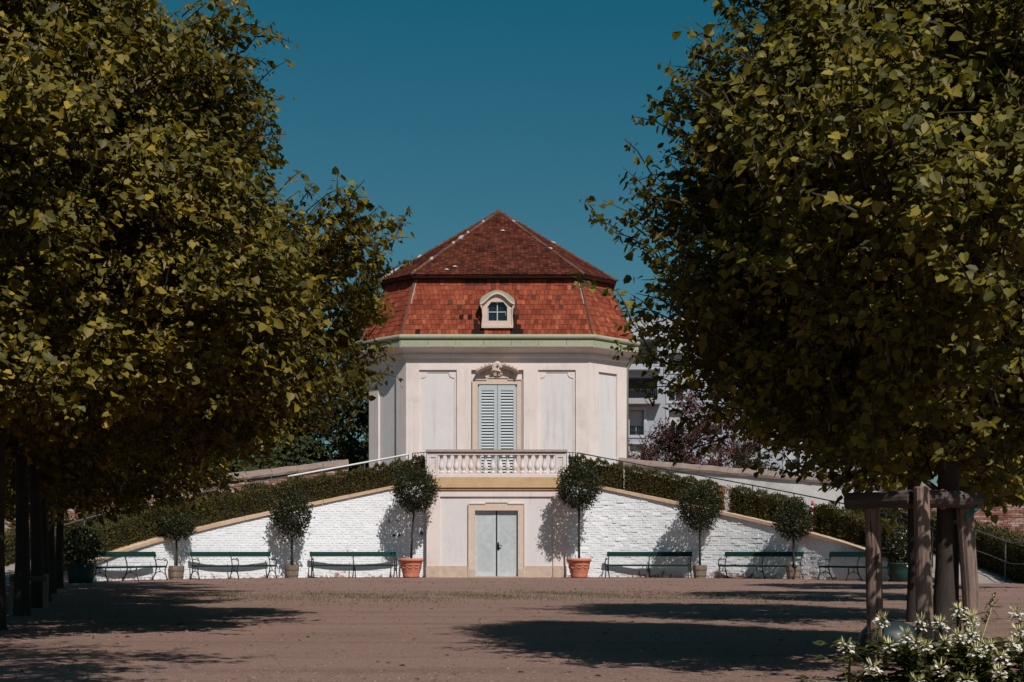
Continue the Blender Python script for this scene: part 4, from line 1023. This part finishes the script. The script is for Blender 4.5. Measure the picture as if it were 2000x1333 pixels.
RP = [(1.55,.8),(1.75,1.1),(2.0,1.35),(2.2,1.6),(2.5,2.0),(2.8,2.32),(3.2,2.2),(3.7,2.02),(4.2,1.88),(4.8,1.68),(5.4,1.5),(6.2,1.1),(7.0,.65),(7.6,.2)]
tA = at(1838, 0, 11.3)
tree('large leafy linden at right held by a frame of wooden stakes', tA.x, tA.y, RP, 9800, .062, 101, .098, ('leaf_r','leaf_ro'), 14, .52, 300, upright=.8, n_limb=14, prune=open_to_sun, ysc=1.35, bulge=.14, inner=.30)
RP2 = [(1.9,.8),(2.3,1.9),(2.9,2.6),(3.6,2.7),(4.5,2.4),(5.5,1.9),(6.5,1.2),(7.2,.4)]
tree('linden with dark trunk standing just behind the staked tree at right', 5.5, 17.8, RP2, 3200, .082, 102, .10, ('leaf_r','leaf_ro'), 13, .75, 0, bark='bark_dark')
tree('third linden of the right row, hidden mostly behind the staked tree', 8.3, 25.5, RP2, 900, .16, 103, .10, ('leaf_r','leaf_ro'), 12, .8, 0, bark='bark_dark')
tree('last linden of the right row, nearest the curved wall', 11.2, 33.5, RP2, 800, .17, 104, .10, ('leaf_r','leaf_ro'), 12, .8, 0, bark='bark_dark')
LP = [(2.1,2.4),(2.4,3.8),(2.9,4.15),(3.4,4.15),(4.0,4.05),(4.7,3.7),(5.2,3.3),(5.7,2.95),(6.2,2.95),(6.5,2.2),(7.1,1.75),(8.0,1.3),(8.8,.5)]
tree('nearest linden of the left row with the largest crown', -5.2, 16.0, LP, 12500, .075, 111, .12, ('leaf','leaf_o'), 14, .52, 300, bark='bark_dark', n_limb=16, upright=.75, ysc=1.15, inner=.33, clus=18)
tree('linden nearest the camera at left, its high crown shading the lower left gravel', -2.9, 5.7, [(4.5,1.6),(5.0,2.6),(5.8,3.1),(6.8,2.8),(7.8,1.8),(8.6,.5)], 2600, .085, 119, .12, ('leaf','leaf_o'), 13, .6, 0, bark='bark_dark')
LP3 = [(1.9,1.8),(2.3,3.3),(2.9,4.1),(3.6,4.4),(4.6,4.2),(5.6,3.4),(6.6,2.4),(7.6,1.4),(8.3,.5)]
LP2 = [(2.3,1.5),(2.8,2.9),(3.6,3.7),(4.6,3.7),(5.6,3.1),(6.6,2.3),(7.6,1.3),(8.3,.5)]
rowL = [(38,19.6,'second linden trunk of the left row, counted from the camera'),(68,22.4,'third linden of the left row, trunk between two short stakes'),(85,25.2,'fourth linden of the left row, in deep shade'),(102,30.0,'fifth linden of the left row, second from the curved wall'),(119,34.6,'last linden of the left row, nearest the curved wall')]
for i, (px, d, lb) in enumerate(rowL):
    p = at(px, 0, d); tree(lb, p.x, d, LP2 if i < 2 else LP3, [2600,2500,2500,2500,2500][i], .085+.008*i, 120+i, .10, ('leaf','leaf_o'), 13, .85, 0, bark='bark_dark')
# trees and shrubs behind the garden walls
BP = [(.8,3.4),(3,4.2),(5,4.4),(7,3.8),(9,2.9),(10.5,1.6),(11.4,.4)]
BT = [(-12.2,66.5,.85,'dense dark tree filling the gap between the trees behind the left wall'),(-9.6,61.5,.9,'dark evergreen tree directly behind the left brick wall beside the pavilion'),(-14.5,62,.95,'broad dark tree behind the left brick wall, middle of three'),(-21,60,.95,'dark tree behind the left brick wall, farthest left'),(-6.8,73,1.28,'tall dark tree whose tip shows behind the roof of the pavilion')]
for i, (x, y, s, lb) in enumerate(BT):
    tree(lb, x, y, [(z*s, r_*s*(1 if i < 4 else .62)) for z, r_ in BP], 2300, .24, 140+i, .22, ('backleaf','backleaf'), 12, 1.1, 0, bark='bark_dark', name='background_tree', inner=.5, shape='oval', n_limb=8)
for i, (px, d, topy, rad, nt_, lb) in enumerate(((1258,58,795,1.1,70,'thin purple-leaved shrub beside the pavilion wall'),(1350,59,778,1.9,210,'large purple-leaved shrub in front of the apartment building'),(1432,60,795,1.7,190,'purple-leaved shrub at right, half covered by the linden'),(1300,60,840,1.3,120,'low purple-leaved shrub between the two apartment windows'))):
    p = at(px, topy, d); zt_ = p.z; tree(lb, p.x, d, [(2.2,rad*.5),(3.4,rad),(zt_*.72,rad*.95),(zt_*.9,rad*.6),(zt_,rad*.15)], nt_*3, .13, 160+i, .07, ('purple','purple'), 9, .75, 0, bark='twig', name='purple_shrub', shape='oval', n_limb=14, upright=.9, cat='shrub', inner=.5)
p = at(1470, 0, 57); tree('green bush behind the right garden wall among purple shrubs', p.x, 57, [(2.0,.8),(3.4,1.3),(4.4,1.1),(5.0,.4)], 260, .10, 170, .06, ('backleaf','backleaf'), 12, .5, 0, bark='twig', name='green_bush', shape='oval', n_limb=6, cat='shrub')

# ------------------------------------------------------------------ stakes round the tree, straps, tub
def stake_mesh(rad, h, seed, n=14):
    rn = random.Random(seed); m = MB(); K = 8; v = []; f = []
    for i in range(K+1):
        for k in range(n):
            a = 2*PI*k/n; rr = rad*(1+.035*math.sin(2*a+i*.7+seed)+rn.uniform(-.02,.02)); v.append((rr*math.cos(a), rr*math.sin(a), -.05+(h+.05)*i/K))
    for k in range(n):
        a = 2*PI*k/n; v.append((rad*.86*math.cos(a), rad*.86*math.sin(a), h+.012))
    for i in range(K+1):
        for k in range(n): f.append((i*n+k, i*n+(k+1) % n, (i+1)*n+(k+1) % n, (i+1)*n+k))
    f.append(tuple((K+1)*n+k for k in range(n))); f.append(tuple(range(n))[::-1]); m.add(v, f); return m
def log_between(p, q, rad, seed):
    d = q-p; m = stake_mesh(rad, d.length, seed); z = d.normalized(); x = z.orthogonal().normalized(); y = z.cross(x); T = mat4(p, x, y, z)
    m.v = [tuple(T @ Vector(c)) for c in m.v]; return m
sf = empty('tree_stake_frame', (tA.x, 11.0, 0), 0, 'weathered round timber frame of three stakes around the right linden', 'tree stakes')
Ts = Matrix.Translation(-sf.location)
SL, SM_, SRr = at(1711, 0, 11.1), at(1809, 0, 10.72), at(1905, 0, 11.15)
tops = {}
for nm, b, ptop, h, sd in (('l', SL, 1704, 1.20, 1), ('m', SM_, 1799, 1.345, 2), ('r', SRr, 1884, 1.20, 3)):
    t_ = at(ptop, 0, b.y); b = Vector((b.x, b.y, 0)); t_ = Vector((t_.x, t_.y+.0, h)); tops[nm] = t_
    m = log_between(b-Vector((0,0,.02)), t_, .062 if nm != 'r' else .066, sd); m.build('stake', M['wood'], sf, M=Ts)
zb_ = 1.262
m = log_between(Vector((tops['l'].x-.14, 11.13, zb_)), Vector((tops['m'].x-.055, 10.80, zb_+.005)), .064, 7); m.build('crossbar', M['woodh'], sf, M=Ts)
m = log_between(Vector((tops['m'].x+.055, 10.80, zb_+.01)), Vector((tops['r'].x+.10, 11.16, zb_+.005)), .066, 8); m.build('crossbar', M['woodh'], sf, M=Ts)
m = log_between(Vector((tops['l'].x-.10, 11.22, zb_-.0)), Vector((tops['r'].x+.06, 11.30, zb_)), .05, 9); m.build('crossbar', M['woodh'], sf, M=Ts)
m = MB(); q = [Vector((tA.x+.06,11.18,1.10)), Vector((tA.x+.14,11.10,1.10)), Vector((tops['r'].x-.02,11.07,1.135)), Vector((tops['r'].x+.075,11.06,1.20)), Vector((tops['r'].x+.10,11.10,1.255))]
for i in range(len(q)-1):
    a, b = q[i], q[i+1]; m.hexa([a+Vector((0,0,-.016)), b+Vector((0,0,-.016)), b+Vector((0,.008,-.016)), a+Vector((0,.008,-.016))], [a+Vector((0,0,.016)), b+Vector((0,0,.016)), b+Vector((0,.008,.016)), a+Vector((0,.008,.016))])
m.build('tie_strap', M['teal'], sf, M=Ts)
c = Vector((tops['m'].x+.25, 10.988, zb_+.008)); m = MB()
pts = [c+Vector((.03*math.cos(a)-.01, -.071*math.cos(a)*.9, .071*math.sin(a))) for a in [2*PI*i/14 for i in range(15)]]
m.tube(pts, .008, 6); m.build('tie_wire', M['tan'], sf, M=Ts)
# short stakes at the third left trunk
p = at(66, 0, 22.2); sf2 = empty('tree_stake_frame', (p.x, 22.2, 0), 0, 'pair of short pale stakes beside the third left linden trunk', 'tree stakes')
for dx in (-.30, .22):
    m = stake_mesh(.045, .52, 5); m.v = [(a+dx, b-.1, c_) for a, b, c_ in m.v]; m.build('stake', M['wood'], sf2)
m = MB(); m.box(-.32, .24, -.16, -.12, .42, .50); m.build('crossbar', M['woodh'], sf2)
p = at(1768, 0, 11.0); e = empty('round_tub', (p.x, 11.45, 0), 0, 'rounded teal grey tub behind the white flowers under the staked linden', 'tub')
m = MB(); m.lathe([(.20,0),(.235,.02),(.25,.10),(.245,.17),(.225,.23),(.18,.28),(.10,.31),(.03,.32)], 24); m.build('tub_body', M['tealtub'], e, True)
m = MB(); m.lathe([(.246,.10),(.262,.11),(.262,.14),(.246,.15)], 24); m.build('rim_band', M['tealtub'], e)
# traffic cone on the ramp
d = arc_at_px(1, WR+.5, 1587); p = arc(1, WR+1.15, arc_at_px(1, WR+1.15, 1587), 0); zc = CAMZ+(1080-978)/FPX*p.y
e = empty('traffic_cone', (p.x, p.y, zc-.74), 0, 'red and white traffic cone on the right ramp behind the hedge', 'traffic cone')
m = MB(); m.box(-.18, .18, -.18, .18, 0, .03); m.build('cone_base', M['cone_red'], e)
def cr_(z): return .145-.115*(z-.03)/.71
for z0_, z1_, mt in ((.03,.20,'cone_red'),(.20,.34,'cone_white'),(.34,.46,'cone_red'),(.46,.56,'cone_white'),(.56,.74,'cone_red')):
    m = MB(); m.lathe([(cr_(z0_),z0_),(cr_(z1_),z1_)], 16); m.build('cone_band', M[mt], e, True)

# ------------------------------------------------------------------ white spider flowers at lower right
def cleome(label, root, heads, seed, bush):
    g = np.random.default_rng(seed); rn = random.Random(seed); e = empty('spider_flower', root, 0, label, 'flower', 'white flowers in the lower right corner')
    loc = Vector(root)
    ms = MB(); LP_, LD, LN, LS = [], [], [], []
    for (hx, hy, dep) in heads:
        h = at(hx, hy, dep)-loc; b = Vector((h.x*.35+rn.uniform(-.05,.05), rn.uniform(-.08,.08), 0)); mid = b.lerp(h, .6)+Vector((rn.uniform(-.03,.03), rn.uniform(-.03,.03), .03))
        stem = [b, b.lerp(mid,.5), mid, h]; ms.tube(stem, [.010,.009,.007,.005], 5)
        # petals
        n = 34; a = np.array([2*PI*i/n*2+rn.uniform(-.2,.2) for i in range(n)]); rr = g.uniform(.018,.042,n)
        P = np.stack([rr*np.cos(a), rr*np.sin(a), g.uniform(-.06,.0,n)], 1)+np.array(h); D = np.stack([np.cos(a), np.sin(a), g.uniform(-.9,.2,n)], 1); N_ = np.stack([np.cos(a)*.5, np.sin(a)*.5, np.ones(n)*.9], 1)+g.normal(0,.3,(n,3))
        ho = leaf_mesh('flower_head', P, D, N_, g.uniform(.020,.038,n), np.full(n,1.3), g.random(n), 'oval', M['petal'], e); ho["kind"] = "stuff"
        n = 18; a = g.uniform(0,6.28,n); P = np.stack([.012*np.cos(a), .012*np.sin(a), np.full(n,-.005)], 1)+np.array(h); D = np.stack([np.cos(a)*g.uniform(.3,1.1,n), np.sin(a)*g.uniform(.3,1.1,n), np.ones(n)], 1); N_ = np.stack([np.cos(a), np.sin(a), np.zeros(n)], 1)
        leaf_mesh('buds', P, D, N_, g.uniform(.028,.066,n), np.full(n,.22), g.random(n), 'oval', M['bud'], ho)["kind"] = "stuff"
        L = (h-mid).length+ (mid-b).length
        for k in range(26):         # bracts and thin seed pods along the stem
            t = rn.uniform(.35,.97); q = (mid.lerp(h, (t-.6)/.4) if t > .6 else b.lerp(mid, t/.6)); a_ = rn.uniform(0,6.28)
            LP_.append(q); LD.append(Vector((math.cos(a_), math.sin(a_), rn.uniform(-.5,.5)))); LN.append(Vector((0,0,1))); LS.append((rn.uniform(.035,.075), .45))
        for k in range(5):
            t = rn.uniform(.5,.9); q = mid.lerp(h, rn.random()*.7); a_ = rn.uniform(0,6.28); d = Vector((math.cos(a_), math.sin(a_), rn.uniform(-.4,.3)))
            ms.tube([q, q+d*.06+Vector((0,0,.01)), q+d*.12+Vector((0,0,-.01))], [.002,.0018,.0012], 3)
    for k in range(bush):           # palmate leaves
        q = Vector((rn.gauss(0,.17), rn.gauss(.06,.10), rn.uniform(.0,.27))); base = rn.uniform(0,6.28); tl = rn.uniform(-.3,.5)
        for j in range(5):
            a_ = base+(j-2)*.5; LP_.append(q); LD.append(Vector((math.cos(a_), math.sin(a_), tl-.1*abs(j-2)))); LN.append(Vector((rn.gauss(0,.3), rn.gauss(0,.3)-.2, 1))); LS.append((rn.uniform(.055,.10), .42))
    ms.build('stem', M['cleome'], e, True)
    k = len(LP_); A = lambda X: np.array([list(q) for q in X])
    leaf_mesh('leaves', A(LP_), A(LD), A(LN), np.array([s[0] for s in LS]), np.array([s[1]*1.4 for s in LS]), g.random(k), 'oval', M['cleome'], e)["kind"] = "stuff"
Hh = [(65,590),(460,310),(365,830),(880,335),(715,470),(540,590),(1090,350),(1295,205),(1440,290),(1450,370),(840,560),(930,610),(1145,560),(1290,490),(1430,470),(1480,640),(1610,605),(1090,830),(1750,720),(1730,880),(1915,245),(1945,440),(1895,580),(850,985),(1380,975)]
Hp = [(1640+a/5.556, 1150+b/5.556) for a, b in Hh]
groups = [(0,2),(1,5),(4,10,11),(3,23),(6,12,17),(7,8,9),(13,14,24),(15,16,19),(18,22),(20,21)]
labs = ['leftmost white spider flower plant, its bloom reaching over the gravel','white spider flowers leaning in front of the left timber stake','dense cluster of white blooms in front of the rounded tub','single upright white bloom left of the middle stake with one low bloom','white spider flowers at the foot of the linden trunk','tallest group of white blooms in front of the right timber stake','white spider flowers just below the right stake, with a bloom at the picture edge','yellowish white blooms in the middle of the right clump','small pale blooms above brownish leaves near the right edge','white spider flowers at the far right edge']
for i, (gr, lb) in enumerate(zip(groups, labs)):
    dep = 9.5+.1*(i % 3); hs = [(Hp[j][0], Hp[j][1], 9.75-.0075*(Hp[j][1]-1185)+random.uniform(-.06,.06)) for j in gr]; mx = sum(h[0] for h in hs)/len(hs); r0 = at(min(max(mx, 1735 if i > 1 else 1690), 2010), 0, dep)
    cleome(lb, (r0.x, dep, 0), hs, 200+i, 70 if i > 1 else 34)
# seed stalk
p0, p1 = at(1917, 1250, 9.6), at(1941, 1160, 9.6); e = empty('seed_stalk', (p0.x, 9.6, 0), 0, 'tall yellow-green seed stalk rising above the white flowers', 'flower'); m = MB(); l = Vector((p0.x, 9.6, 0))
m.tube([Vector((-.02,0,0)), p0-l, (p0.lerp(p1,.6)-l)+Vector((.01,0,0)), p1-l], [.006,.005,.004,.003], 5); m.build('stem', M['bud'], e, True)
g = np.random.default_rng(9); n = 70; t = g.random(n); P = np.array([list((p0.lerp(p1, .35+.65*x)-l)) for x in t]); a = g.uniform(0,6.28,n); D = np.stack([np.cos(a), np.sin(a), np.full(n,.6)], 1)
leaf_mesh('seed_pods', P, D, D+g.normal(0,.5,(n,3)), g.uniform(.012,.03,n), np.full(n,1.0), g.uniform(.7,1,n), 'oval', M['cleome'], e)["kind"] = "stuff"
m = MB()
for k, (dx, dz) in enumerate(((-.09,-.02),(.06,-.05),(.08,.0),(.05,.03),(-.05,-.06))):
    q = p0.lerp(p1,.6+.06*k)-l; m.tube([q, q+Vector((dx*.6,0,dz*.3)), q+Vector((dx,0,dz))], [.003,.003,.002], 4)
m.build('pods', M['cleome'], e)

# ------------------------------------------------------------------ apartment building far behind on the right
AD = 100.0; sc = AD/FPX
def ax(px): return (px-1000)*sc+CAMX
def az(py): return CAMZ+(1080-py)*sc
ab = empty('apartment_building', (ax(1400), AD, 0), 0, 'pale blue-grey apartment building with balconies behind the pavilion', 'building')
Ta = Matrix.Translation(-ab.location)
holes = []; wins = []
for cx in (1243.5, 1320, 1396, 1472, 1548, 1624):
    for (y0, y1) in ((801,850),(868,917)): wins.append((cx-14, cx+14, y0, y1, True))
for cx in (1320, 1396, 1472, 1548, 1624):
    for (y0, y1) in ((757,783),(690,725)): wins.append((cx-14, cx+14, y0, y1, False))
log1 = (1190, 1284, 737, 780); log2 = (1190, 1284, 664, 714)
holes = [rect(ax(a), ax(b), az(d), az(c)) for a, b, c, d, _ in wins]+[rect(ax(l[0]), ax(l[1]), az(l[3]), az(l[2])) for l in (log1, log2)]
m = MB(); m.plate(rect(ax(1150), ax(1680), 0, az(640)), holes, AD, AD+.5); m.build('wall', M['apt'], ab, M=Ta)
m = MB(); m.box(ax(1150), ax(1680), AD+3.0, AD+14, 0, az(641)); m.build('wall_core', M['aptgrey'], ab, M=Ta)
for a, b, c, d, low in wins:
    x0, x1, z0, z1 = ax(a), ax(b), az(d), az(c); m = MB(); m.box(x0-.01, x1+.01, AD+.42, AD+.45, z0-.01, z1+.01); wn = m.build('window', M['glass'], ab, M=Ta)
    m = MB(); m.plate(rect(x0-.2, x1+.2, z0-.2, z1+.2), [rect(x0, x1, z0, z1)], AD-.06, AD-.002); m.build('frame', M['apt_trim'], wn, M=Ta)
    m = MB(); zb2 = z0+(z1-z0)*(.40 if low else .62); m.box(x0+.05, x1-.05, AD+.34, AD+.38, zb2, z1-.02); m.build('blind', M['blind'], wn, M=Ta)
    m = MB(); m.box((x0+x1)/2-.03, (x0+x1)/2+.03, AD+.36, AD+.41, z0, z1); m.build('mullion', M['apt_trim'], wn, M=Ta)
    if low:
        m = MB(); zr = z0+(z1-z0)*.36
        for k in range(9): xx = x0+(x1-x0)*k/8; m.box(xx-.018, xx+.018, AD+.02, AD+.05, z0, zr)
        m.box(x0, x1, AD+.015, AD+.055, zr, zr+.05); m.build('railing', M['iron'], wn, M=Ta)
for l, nm in ((log1,'lower'),(log2,'upper')):
    x0, x1, z0, z1 = ax(l[0]), ax(l[1]), az(l[3]), az(l[2])
    m = MB(); m.box(x0, x1, AD+2.4, AD+2.5, z0, z1); m.box(x0, x1, AD+.5, AD+2.4, z0-.1, z0); m.box(x0, x1, AD+.5, AD+2.4, z1, z1+.1); m.box(x1, x1+.1, AD+.5, AD+2.5, z0, z1); lg = m.build('loggia', M['apt_dark'] if nm == 'lower' else M['aptgrey'], ab, M=Ta)
    m = MB()
    for k in range(26): xx = x0+(x1-x0)*k/25; m.box(xx-.02, xx+.02, AD-.02, AD+.02, z0, z0+.65)
    m.box(x0, x1, AD-.03, AD+.03, z0+.65, z0+.71); m.build('railing', M['iron'], lg, M=Ta)
    m = MB(); m.box(x0, x1+.18, AD-.9, AD-.01, z0-.40, z0-.02); m.build('balcony_slab', M['apt_trim'] if nm == 'upper' else M['aptgrey'], ab, M=Ta)
    if nm == 'upper':
        for k in range(3): m = MB(); xx = x1-.9-1.1*k; m.box(xx-.07, xx+.07, AD+2.2, AD+2.38, z0, z0+.9); m.box(xx+.15, xx+.9, AD+2.3, AD+2.385, z0, z0+.8); m.build('window_strip', M['apt_trim'] if k % 2 else M['glass'], lg, M=Ta)
# gable with round window
m = MB(); gx = [ax(1225), ax(1300), ax(1262)]
m.plate([(ax(1215),az(664)),(ax(1302),az(664)),(ax(1302),az(652)),(ax(1270),az(634)),(ax(1240),az(634)),(ax(1215),az(652))], [[(ax(1254)+.27*math.cos(2*PI*k/20), az(650)+.27*math.sin(2*PI*k/20)) for k in range(20)]], AD-.30, AD-.012); gab = m.build('gable', M['apt_trim'], ab, M=Ta)
m = MB(); m.box(ax(1245), ax(1263), AD-.05, AD-.0125, az(659), az(641)); m.build('round_window', M['glass'], gab, M=Ta)
m = MB(); m.prism([(ax(1145),az(639.5)),(ax(1685),az(639.5)),(ax(1660),az(618)),(ax(1170),az(618))], AD+.6, AD+14); m.build('roof', M['aptgrey'], ab, M=Ta)

# ------------------------------------------------------------------ thin grass and fallen leaves on the gravel
g = np.random.default_rng(77)
def scatter(name, n, x0, x1, y0, y1, s0, s1, mat, label, cat, flat, dens=None, seed=1):
    gg = np.random.default_rng(seed); X = gg.uniform(x0, x1, n); Y = y0+(y1-y0)*gg.random(n)
    if dens is not None: k = gg.random(n) < dens(X, Y); X, Y = X[k], Y[k]; n = len(X)
    P = np.stack([X, Y, np.full(n, .004)], 1); a = gg.uniform(0, 6.28, n)
    if flat: D = np.stack([np.cos(a), np.sin(a), gg.uniform(0,.35,n)], 1); N_ = np.stack([gg.normal(0,.35,n), gg.normal(0,.35,n), np.ones(n)], 1); W_ = gg.uniform(.6,1.2,n)
    else: D = np.stack([np.cos(a)*.6, np.sin(a)*.6, np.ones(n)], 1); N_ = np.stack([np.cos(a), np.sin(a), np.zeros(n)], 1); W_ = np.full(n,.22)
    o = leaf_mesh(name, P, D, N_, gg.uniform(s0, s1, n), W_, gg.random(n), 'oval', M[mat]); tag(o, label, cat, kind='stuff')
def gd(X, Y):
    c = 28.0+.8*np.sin(X*.8); v = np.exp(-((Y-c)/2.6)**2)*.55*np.clip(1-np.abs(X-.2)/6.2, 0, 1)**.5
    return v*(.45+.55*np.sin(X*1.9+Y*2.3)*np.sin(X*.7-Y*1.1+1))
scatter('thin_grass', 90000, -6.5, 6.5, 22, 34, .03, .075, 'grass', 'patchy thin grass growing through the gravel yard', 'grass', False, gd, 5)
scatter('fallen_leaves', 2600, -12, 13, 9.5, 48, .03, .075, 'litter', 'scattered dry leaves lying on the gravel yard', 'leaves', True, None, 6)
def wd_(X, Y):
    s = np.abs(X); th = np.arcsin(np.clip((s-WX)/WR, 0, .99)); yw = np.where(s < WX, 50, WY+WR*np.cos(th)); d = yw-Y
    return np.where((d > .02) & (d < .5), .9*np.exp(-d/.18), 0)*(s > 1.0)
scatter('wall_foot_leaves', 14000, -12.2, 12.2, 41, 50.2, .03, .07, 'litter', 'dry leaves gathered along the foot of the curved walls', 'leaves', True, wd_, 7)

gp = np.random.default_rng(91); n = 16000; Y = 9.3+gp.random(n)**1.6*17; X = CAMX+gp.uniform(-.40,.40,n)*Y; sz = gp.uniform(.005,.015,n)
a = gp.uniform(0,6.28,n); k4 = np.array([(1,0,0),(0,.8,0),(-.9,.1,0),(0,-.8,0),(.1,.05,.62)])
ca, sa = np.cos(a)[:, None], np.sin(a)[:, None]
V = np.stack([X[:, None]+sz[:, None]*(k4[None,:,0]*ca-k4[None,:,1]*sa), Y[:, None]+sz[:, None]*(k4[None,:,0]*sa+k4[None,:,1]*ca), .001+sz[:, None]*k4[None,:,2]*gp.uniform(.5,1.3,(n,1))], 2).reshape(-1, 3)
F = (np.arange(n)[:, None, None]*5+np.array([(0,1,4),(1,2,4),(2,3,4),(3,0,4)])[None]).reshape(-1, 3)
me = bpy.data.meshes.new('pebbles'); me.from_pydata(V.tolist(), [], F.tolist()); ta = me.attributes.new("tint", 'FLOAT', 'FACE'); ta.data.foreach_set("value", np.repeat(gp.random(n), 4).astype(np.float32)); me.materials.append(M['pebble'])
po = bpy.data.objects.new('pebbles', me); COL.objects.link(po); tag(po, 'small loose pebbles strewn over the gravel yard', 'pebbles', kind='stuff')
